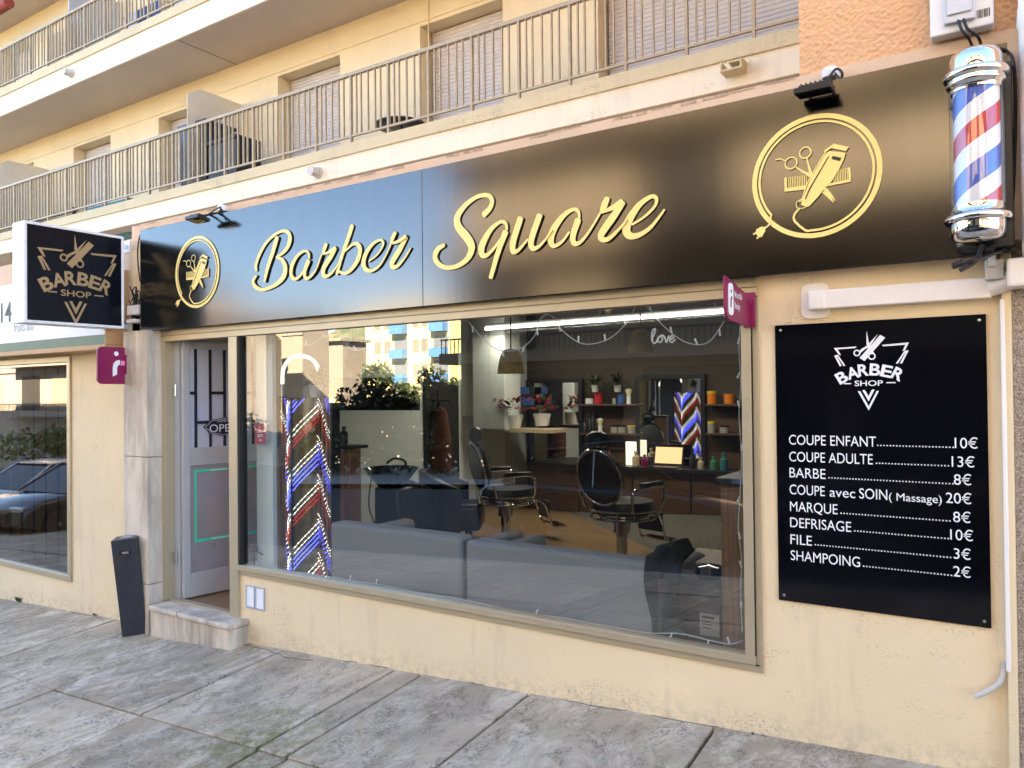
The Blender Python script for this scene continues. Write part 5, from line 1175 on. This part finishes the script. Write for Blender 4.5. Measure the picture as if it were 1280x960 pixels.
mb = MB(); mb.tube([(c.x, 4.6, IN), (c.x, 4.6, IN+1.75)], .02, 8); mb.tube([(c.x-.22, 4.6, IN+1.6), (c.x+.22, 4.6, IN+1.6)], .012, 6); mb.lathe([(.0001, IN), (.2, IN), (.2, IN+.03), (.0001, IN+.035)], (c.x, 4.6, 0), 20); mb.build('stand', M['black'], cst)
mb = MB(); mb.lathe([(.03, IN+1.52), (.14, IN+1.46), (.19, IN+1.1), (.21, IN+.6), (.20, IN+.58), (.02, IN+.6)], (0, 0, 0), 20); mb.v = [Vector((c.x+v.x*(1+.08*math.sin(v.z*9)), 4.6+v.y*.55, v.z)) for v in mb.v]; mb.build('coat', mat('rust brown wool', (.09, .028, .016), .95, 0, .2), cst, 0, True)
bb = mat('blue crate plastic', (.02, .10, .32), .5, 0, .2)
for k, (px_, py_) in enumerate(((646, 502), (657, 502), (651, 488))):
    c = P(px_, py_, 5.9); o = MB().box((c.x-.06, 5.85, c.z-.06), (c.x+.06, 6.05, c.z+.05)).build('storage_crate', bb, None, .006, loc=(c.x, 5.95, c.z-.06)); tag(o, ['left blue crate of the pair behind the red flowers', 'right blue crate of the pair behind the red flowers', 'blue crate on top of the pair behind the red flowers'][k], 'crate', 'blue crates behind the flowers')
o = MB().box((P(640, 505, 5.8).x, 5.8, P(650, 509, 5.8).z-.03), (P(664, 505, 5.8).x, 6.2, P(650, 509, 5.8).z)).build('crate_shelf', M['darkwood'], None, loc=(P(652, 508, 5.8).x, 6, P(650, 509, 5.8).z)); tag(o, 'short dark shelf carrying the blue crates beside the first mirror', 'shelf')
def poinsettia(label, px, py, y, s_):
    c = P(px, py, y); t = thing('poinsettia', label, 'plant', c, 'red flowered pot plants'); mb = MB(); mr = MB()
    mp = MB(); mp.lathe([(.0001, 0), (.09*s_, 0), (.13*s_, .17*s_), (.11*s_, .17*s_), (.0001, .15*s_)], c, 18); mp.build('pot', M['potwhite'], t, 0, True)
    for k in range(70):
        a = random.random()*6.28; rr = random.random()**.5*.2*s_; p = c+Vector((rr*math.cos(a), rr*math.sin(a), (.2+.18*random.random())*s_)); n_ = Vector((math.cos(a)*.8, math.sin(a)*.8, random.random())).normalized(); s2 = Vector((-math.sin(a), math.cos(a), 0))*.03*s_
        (mr if k % 2 else mb).add([p, p+n_*.05*s_+s2, p+n_*.11*s_, p+n_*.05*s_-s2], [(0, 1, 2, 3)])
    mb.build('leaves', M['leaf'], t); mr.build('flowers', M['red'], t)
poinsettia('red flowered plant in a white pot below the wicker lamp', 642, 535, 5.4, 1.1); poinsettia('red flowered plant before the left mirror', 678, 532, 5.6, 1.0)
o = MB().box((P(632, 545, 5.3).x, 5.3, P(650, 538, 5.3).z-.03), (P(692, 545, 5.3).x, 5.75, P(650, 536, 5.3).z)).build('plant_shelf', M['palewood'], None, loc=(P(660, 538, 5.4).x, 5.4, P(650, 538, 5.3).z)); tag(o, 'pale shelf holding the two red flowered plants', 'shelf')
# lamps
def pendant(label, px, py0, py1, y, wpx):
    a, b = P(px-wpx/2, py1, y), P(px+wpx/2, py1, y); r_ = (b.x-a.x)/2*.9; zt, zb = P(px, py0, y).z, P(px, py1, y).z; c = ((a.x+b.x)/2, y); h = zt-zb
    t = thing('pendant_lamp', label, 'pendant lamp', (*c, zt), 'wicker pendant lamps')
    mb = MB(); mb.lathe([(r_, zb), (r_*.97, zb+h*.2), (r_*.86, zb+h*.55), (r_*.66, zb+h*.88), (r_*.45, zt), (.02, zt+.005), (.02, zt-.004), (r_*.6, zb+h*.86), (r_*.95, zb+.002)], (*c, 0), 32); mb.build('shade', M['wicker'], t, 0, True)
    mb = MB(); mb.tube([(*c, zt), (*c, 2.7)], .006, 6); mb.build('cord', M['cable'], t)
pendant('bell shaped wicker pendant lamp left of the middle of the window', 639, 437, 467, 1.9, 32)
pendant('wicker pendant lamp beside the love neon', 801, 412, 441, 2.3, 34)
a, b = PZ(607, 411, 2.42), PZ(935, 386, 2.42); dl = (b-a).normalized(); nl = Vector((-dl.y, dl.x, 0))*.03
lt_ = thing('linear_lamp', 'long bright white linear lamp running across the shop ceiling', 'ceiling lamp', ((a+b)/2))
a = Vector((a.x, 5.0, 2.42)); b = Vector((P(935, 388, 4.4).x, 4.4, 2.42)); a = P(607, 411, 5.0); b = P(935, 387, 4.55); dl = (b-a).normalized()
mb = MB(); mb.tube([a, b], .022, 10); mb.build('tube', M['led_tube'], lt_, 0, True)
mb = MB(); mb.tube([a+Vector((0, 0, .045)), b+Vector((0, 0, .045))], .02, 6); 
for q in (.1, .5, .9): mb.tube([a+(b-a)*q+Vector((0, 0, .05)), Vector((*(a+(b-a)*q).xy, 2.7))], .006, 5)
mb.build('rail', M['white_metal'], lt_)
al_ = bpy.data.lights.new('linear_lamp_light', 'AREA'); al_.shape = 'RECTANGLE'; al_.size = (b-a).length; al_.size_y = .1; al_.energy = 3.2; al_.color = (.95, .97, 1)
ao = bpy.data.objects.new('linear_lamp_light', al_); COL.objects.link(ao); ao.location = (a+b)/2-Vector((0, 0, .05)); ao.rotation_euler.z = math.atan2(b.y-a.y, b.x-a.x); ao.parent = lt_; ao.matrix_parent_inverse = Matrix.Translation(-WLOC[lt_])
# neon word and strings of small lights hung on the glass
nw = thing('neon_word', 'thin white neon word love hanging behind the glass', 'neon sign', P(828, 425, .06))
mb = MB(); q = [(815, 428), (820, 416), (819, 413), (816, 418), (817, 430), (821, 430), (824, 424), (827, 422), (829, 426), (826, 430), (823, 427), (828, 421), (832, 424), (834, 430), (837, 422), (839, 426), (843, 424), (841, 421), (838, 427), (841, 430), (845, 426)]
mb.tube(crom([tuple(P(x-1, y-2, .06)) for x, y in q], 5), .0045, 6); mb.build('tube', M['white_print'], nw, 0, True)
def lights(label, pts, y=.045):
    t = thing('string_lights', label, 'string lights', P(*pts[0], y), 'clear strings of small lights on the window'); c = [P(*q, y) for q in crom(pts, 8)]; mb = MB(); mb.tube(c, .0028, 5); mb.build('wire', M['wire'], t)
    mb = MB()
    for k in range(4, len(c)-1, 9): d = Vector((random.uniform(-.5, .5), 0, random.choice((-1, 1)))).normalized(); mb.tube([c[k], c[k]+d*.035], [.004, .0055], 6)
    mb.build('bulbs', M['white_print'], t)
lights('string of clear lights draped in swags along the top of the window', [(305, 425), (330, 430), (350, 424), (365, 421), (385, 432), (405, 421), (425, 420), (440, 437), (458, 434), (475, 418), (520, 405), (555, 403), (580, 400), (592, 410), (605, 425), (625, 438), (650, 436), (668, 420), (676, 398), (690, 395), (705, 415), (730, 430), (760, 424), (782, 405), (797, 381), (810, 385), (830, 408), (858, 428), (885, 428), (905, 402)])
lights('string of clear lights lying along the bottom edge of the window', [(306, 703), (340, 712), (380, 716), (420, 722), (440, 726), (470, 730), (520, 740), (580, 750), (650, 765), (700, 772), (760, 783), (810, 791), (850, 792), (890, 801), (912, 805), (928, 801)])
lights('string of clear lights hanging down the right edge of the window', [(925, 408), (924, 440), (926, 480), (924, 520), (927, 570), (925, 620), (923, 660), (927, 700), (926, 740), (928, 790)])
lights('string of clear lights hanging down the left edge of the window', [(304, 432), (306, 480), (303, 530), (306, 570), (304, 620), (307, 660), (305, 698)])
#@@STREET
# ================================================================ across the street (what the glass and the sign mirror)
def Q(px, py, dist):      # the place that appears at this spot of the picture by reflection, dist metres in front of the shop
    q = P(px, py, dist); return Vector((q.x, -q.y, q.z))
def facade(name, label, x0, x1, y, z0, z1, depth, wallm, floors, winw, gap, slabm, shut, rail=None, yaw=0, f0=0, fh=2.9, slab_d=1.0):
    t = thing(name, label, 'building', ((x0+x1)/2, y, z0)); mb = MB(); mb.box((x0, y-depth, z0), (x1, y, z1)); mb.box((x0-.3, y-depth-.3, z1), (x1+.3, y+.5, z1+.25)); mb.build('wall', wallm, t)
    mb = MB(); mw = MB(); ms = MB(); mr = MB()
    for f in range(floors):
        zf = f0+fh*f
        ms.box((x0-.05, y, zf-.2), (x1+.05, y+slab_d, zf+.12))
        x = x0+gap*.6; k = 0
        while x+winw < x1-gap*.4:
            (mw if (k+f) % 3 else mb).box((x, y-.0, zf+.13), (x+winw, y+.02, zf+2.2)); x += winw+gap; k += 1
        if rail:
            mr.box((x0, y+slab_d-.06, zf+.5), (x1, y+slab_d-.02, zf+.55))
            x = x0
            while x < x1: mr.box((x, y+slab_d-.05, zf+.12), (x+.025, y+slab_d-.03, zf+.5)); x += .16
    if mb.v: mb.build('window', M['dark'], t)
    if mw.v: mw.build('shutter', shut, t)
    if ms.v: ms.build('balcony', slabm, t)
    if mr.v: mr.build('railing', rail, t)
    return t
beige = plaster('beige render', (.19, .15, .115), .3); yel = plaster('sunny yellow render', (.80, .62, .28), .1); greyw = plaster('grey beige render', (.22, .19, .165), .2); peach = plaster('peach render', (.50, .34, .21), .2)
blueb = mat('blue balcony panel', (.05, .16, .36), .6); irn = mat('dark ironwork', (.03, .03, .03), .6); bsh = mat('beige shutter', (.20, .17, .125), .6, 0, .2, 3, .0, 1, (1, 1, 20))
YO = -15.0
facade('terrace_building', 'beige terrace building with shutters and iron balcony rails across the street', -14.2, 14, YO, -2.5, 13.5, 10, beige, 4, 2.4, .5, beige, bsh, irn, f0=2.55)
for i_ in range(5):
    x = -13.4+5.2*i_; o = MB().box((x, YO-.01, -1.6), (x+4.6, YO+.03, 2.15)).build('shaded_front_panel', M['dark'], bpy.data.objects['terrace_building'])  # black panels put in for the shaded ground floor, darkening its reflection
q = Q(457, 480, 62); q2 = Q(562, 385, 62)
yt = facade('apartment_block', 'sunlit yellow apartment block with blue balcony fronts down the street', q.x, q2.x, -62, -6, q2.z+.5, 12, yel, 0, 1.2, 1.6, yel, bsh)
mb = MB(); mg = MB(); mw = MB(); W_ = q2.x-q.x
for f in range(6):
    z = q2.z-1.5-2.75*f
    for u in (.36, .82): xx = q.x+W_*u; mb.box((xx, -62, z-1.0), (xx+W_*.16, -61, z)); mg.box((xx, -61.98, z), (xx+W_*.16, -61.95, z+1.4))
    for u in (.12, .24, .58, .68): xx = q.x+W_*u; mw.box((xx, -62, z-.3), (xx+.9, -61.95, z+1.1))
mb.build('balcony', blueb, yt); mg.build('window', mat('dim glazing', (.12, .13, .15), .2), yt); mw.build('shutter', mat('dim shutter', (.16, .15, .13), .5), yt)
a, b = Q(352, 480, 34), Q(386, 415, 34); facade('grey_house', 'grey beige house with dark windows down the street', a.x, Q(378, 415, 34).x, -34, -4, Q(352, 395, 34).z, 2.5, greyw, 3, 1.3, 1.4, greyw, bsh, f0=.2, slab_d=.1)
a, b = Q(300, 480, 27), Q(346, 415, 27); facade('peach_house', 'peach house with long balconies down the street', a.x-14, Q(318, 415, 27).x, -27, -4, Q(320, 400, 27).z, 2, peach, 3, 1.5, 1.3, peach, bsh, irn, f0=1.2)
a, b = Q(386, 480, 45), Q(434, 440, 45); facade('low_house', 'low cream house in front of the wooded hill', a.x, Q(428, 440, 45).x, -45, -4, Q(400, 428, 45).z, 3, greyw, 1, 1.6, 1.2, yel, bsh, f0=1)
facade('beige_house', 'grey beige house with dark windows far left across the street', -74, -52.5, -20, -6, 6.5, 8, greyw, 2, 1.6, 1.6, greyw, bsh, f0=.4, slab_d=.12)
facade('balcony_house', 'grey house with railed balconies left across the street', -51.5, -38, -19, -6, 6, 8, greyw, 2, 2.2, 1.4, greyw, bsh, irn, f0=.6)
# wooded hill with houses
mb = MB(); n = 40; m_ = 14; vs = []
for i in range(n+1):
    for j in range(m_+1):
        x = -420+i*14; y = -115-j*16; h = -8+46*(1-math.exp(-j/4.))*(.75+.25*math.sin(i*.5)+.12*math.sin(i*1.7+j))+random.uniform(-1.5, 1.5)
        vs.append((x, y, h))
mb.add(vs, [(i*(m_+1)+j, (i+1)*(m_+1)+j, (i+1)*(m_+1)+j+1, i*(m_+1)+j+1) for i in range(n) for j in range(m_)])
struct(mb.build('hill', mat('wooded hillside', (.10, .115, .07), .95, 0, .55, .25, .5, .4), smooth=True))
for k in range(14):
    x, j = random.uniform(-230, -95), random.uniform(1, 7); y = -118-j*16; z = -8+46*(1-math.exp(-j/4.))*.8
    t = thing('hillside_house', 'small pale house with a tiled roof on the wooded hill', 'house', (x, y, z), 'houses on the far hill')
    MB().box((x-5, y-4, z-6), (x+5, y+4, z+5)).build('wall', M['fascia'], t); MB().prism([(x-5.5, y-4.5, z+5), (x-5.5, y+4.5, z+5), (x-5.5, y, z+7)], (11, 0, 0)).build('roof', mat('roof tile', (.35, .16, .09), .8) if k == 0 else bpy.data.materials['roof tile'], t)
# trees and hedge
def leafmass(mb, c, rx, ry, rz, n, s_, rnd=random):
    for _ in range(n):
        while True:
            p = Vector((rnd.uniform(-1, 1), rnd.uniform(-1, 1), rnd.uniform(-1, 1)))
            if .25 < p.length < 1: break
        p = Vector((p.x*rx, p.y*ry, p.z*rz))+Vector(c); u = Vector((rnd.gauss(0, 1), rnd.gauss(0, 1), rnd.gauss(0, 1))).normalized(); w = u.cross(Vector((rnd.gauss(0, 1), rnd.gauss(0, 1), .3))).normalized()
        l = s_*rnd.uniform(.6, 1.4); mb.add([p-u*l, p+w*l*.45, p+u*l, p-w*l*.45], [(0, 1, 2, 3)])
def tree(label, x, y, h, r_):
    z = gz(x, y)-.14; t = thing('street_tree', label, 'tree', (x, y, z), 'trees across the street'); mb = MB(); mb.tube([(x, y, z), (x+.1, y, z+h*.3), (x, y+.1, z+h*.6)], [.16, .12, .07], 8)
    for k in range(5): a = k*1.26; mb.tube([(x+.05, y, z+h*.35+.1*k), (x+r_*.6*math.cos(a), y+r_*.6*math.sin(a), z+h*.65)], [.07, .02], 6)
    mb.build('trunk', M['bark'], t); mb = MB()
    for k in range(9): a = random.random()*6.28; rr = random.random()*r_*.7; leafmass(mb, (x+rr*math.cos(a), y+rr*math.sin(a), z+h*random.uniform(.5, .92)), r_*.42, r_*.42, h*.14, 160, .13)
    mb.build('crown', M['leaf'], t)
for k, (px, d, h, r_) in enumerate(((470, 18, 3.9, 1.5), (505, 19, 3.3, 1.6), (545, 18, 3.0, 1.3), (575, 18, 2.7, 1.0), (440, 18.5, 2.3, 1.2), (412, 19, 2.0, 1.1))):
    q = Q(px, 505, d); tree('dark bushy tree across the street, number %d along the row' % k if 0 else ['tallest dark bushy tree across the street', 'broad dark tree beside the tallest one across the street', 'round dark tree across the street', 'narrow dark tree nearest the terrace building', 'low broad tree across the street', 'smallest dark tree before the low cream house'][k], q.x, q.y, h+.8, r_)
hx0, hx1 = -40, -15.5; hy = -9.2
hd = thing('hedge', 'clipped bushy hedge growing over a low planter wall across the street', 'hedge', (-24, hy-.6, -1.2)); mb = MB()
for k in range(60):
    x = random.uniform(hx0, hx1-1); leafmass(mb, (x, hy-.7, gz(x, hy)+1.65+random.random()*.35), .8, .6, .55, 110, .1)
mb.build('foliage', M['leaf2'], hd)
o = MB(); n = 12
for k in range(n):
    xa, xb = hx0+(hx1-hx0)*k/n, hx0+(hx1-hx0)*(k+1)/n; o.box((xa, hy-.25, -4), (xb, hy, gz(xa, hy)+.95)); o.box((xa, hy-.3, gz(xa, hy)+.951), (xb, hy+.06, gz(xa, hy)+1.05))
o = o.build('planter_wall', greyw, None, loc=(-24, hy, -1)); tag(o, 'low rendered planter wall under the hedge across the street', 'wall')
sx0, sx1 = Q(395, 500, 17).x, Q(585, 500, 17).x
sh = thing('shrubbery', 'dense dark shrubbery under the trees across the street', 'shrubbery', ((sx0+sx1)/2, -17, -1)); mb = MB()
for k in range(44):
    x = sx0+(sx1-sx0)*(k+.5)/44; leafmass(mb, (x, -17+random.uniform(-.5, .5), gz(x, -17)+.75+random.random()*.5), .6, .7, .95, 120, .12)
mb.build('foliage', M['leaf'], sh)
gx0, gx1 = Q(285, 510, 19).x, Q(398, 510, 19).x
o = MB().box((gx0, -19.2, -6), (gx1, -19, gz(gx1, -19)+1.55)).build('reflection_screen_wall', greyw, None, loc=((gx0+gx1)/2, -19, -1)); tag(o, 'added grey wall hiding a sunlit strip of road in the window reflection', 'wall')  # added to keep a sunlit strip of road out of the glass
# parked cars
def car(label, x, y, rz, paint, group='cars parked across the pavement'):
    t = local(thing('parked_car', label, 'car', (x, y, gz(x, y)-.115), group, rz))
    low = [(-2.15, .32), (-2.2, .62), (-2.08, .86), (-1.2, .94), (.9, .93), (1.75, .84), (2.12, .66), (2.18, .36)]
    prof = []
    for a, b in zip(low, low[1:]): prof.append(a)
    prof.append(low[-1])
    def arch(cx): return [(cx+.37*math.cos(R(a)), .30+.37*math.sin(R(a))) for a in range(0, 181, 20)]
    outl = low + [(1.75+.0, .24)] + arch(1.36) + arch(-1.36) + [(-1.8, .24)]
    mb = MB(); n = len(outl); Ws = (-.86, -.80, .80, .86)
    secs = [(-.90, .93, .05), (-.82, 1.0, 0), (.82, 1.0, 0), (.90, .93, .05)]
    vs = []
    for y_, sc_, dz in secs: vs += [(px_, y_, .3+(pz-.3)*(sc_ if pz > .5 else 1)) for px_, pz in outl]
    fs = [(k*n+i, k*n+(i+1) % n, (k+1)*n+(i+1) % n, (k+1)*n+i) for k in range(3) for i in range(n)]+[list(range(n))[::-1], list(range(3*n, 4*n))]
    mb.add(vs, fs); mb.build('body', paint, t, .05, True, 3, auto=35)
    roof = [(-1.75, .92), (-1.15, 1.40), (-.5, 1.47), (.25, 1.44), (1.15, .92)]
    mb = MB(); vs = [(px_, s_*(.80-.17*(pz-.92)/.55), pz) for s_ in (-1, 1) for px_, pz in roof]; k = len(roof)
    mb.add(vs, [(i, i+1, k+i+1, k+i) for i in range(k-1)]+[list(range(k)), list(range(k, 2*k))[::-1]]); mb.build('cabin', M['car_glass'], t, .03, True, 2, auto=25)
    mb = MB(); rf = [(-1.2, 1.385), (-.5, 1.475), (.3, 1.442)]
    for s_ in (-1, 1): mb.tube([(px_, s_*(.80-.17*(pz-.92)/.55), pz+.005) for px_, pz in roof], .028, 6); mb.tube([(-.25, s_*.8, .93), (-.3, s_*.64, 1.44)], .03, 6)
    mb.add([(px_, s_*.63, pz+.012) for s_ in (-1, 1) for px_, pz in rf], [(0, 1, 4, 3), (1, 2, 5, 4)]); mb.build('roof', paint, t, 0, True)
    for cx in (-1.36, 1.36):
        for s_ in (-1, 1):
            mb = MB(); mb.lathe([(.2, -.1), (.31, -.1), (.325, -.07), (.325, .07), (.31, .1), (.2, .1)], (cx, s_*.8, .32), 24, axis='y'); w = mb.build('wheel', M['rubber'], t, 0, True)
            mb = MB(); mb.lathe([(.0001, s_*.1), (.05, s_*.1), (.2, s_*.085), (.21, s_*.09)], (cx, s_*.8, .32), 20, axis='y'); mb.build('rim', M['steel'], w, loc=(0, 0, 0))
    for s_ in (-1, 1):
        mb = MB(); mb.cbox((2.03, s_*.6, .68), (.16, .36, .12)); mb.build('headlight', M['chrome'], t, .03); mb = MB(); mb.cbox((-2.13, s_*.6, .72), (.1, .34, .14)); mb.build('tail_light', M['red'], t, .02); mb = MB(); mb.cbox((.72, s_*.95, .96), (.12, .2, .12)); mb.build('wing_mirror', paint, t, .03)
    mb = MB(); mb.cbox((2.17, 0, .52), (.05, .9, .2)); mb.build('grille', M['black'], t); mb = MB(); mb.cbox((2.2, 0, .36), (.01, .5, .1)); mb.build('number_plate', M['white'], t)
    return t
M['car_glass'] = mat('car glass', (.02, .022, .025), .03)
navy = mat('navy car paint', (.006, .010, .024), .12, .2, coat=.6); blk = mat('black car paint', (.03, .03, .032), .22, .2, coat=.6); silv = mat('silver car paint', (.42, .44, .46), .25, .6, coat=.6)
car('navy hatchback parked opposite the shop window', -4.6, -6.4, 0, navy); car('black car parked nose towards the shops', -17.7, -5.6, R(82), blk); car('silver car parked beside the black one', -20.9, -6.1, R(80), silv); car('navy car parked opposite the price board', .9, -6.5, R(180), blk)
for k in range(6):
    x = -13.3-.28*k; r_ = MB().tube([(x, -3.7, gz(x, -3.7)), (x, -3.7, gz(x, -3.7)+.9)], .045, 10).build('bollard', M['white_metal'], None, 0, True, loc=(x, -3.7, gz(x, -3.7))); tag(r_, 'white metal post at the kerb left of the shop, out of the picture', 'bollard', 'white posts at the kerb')
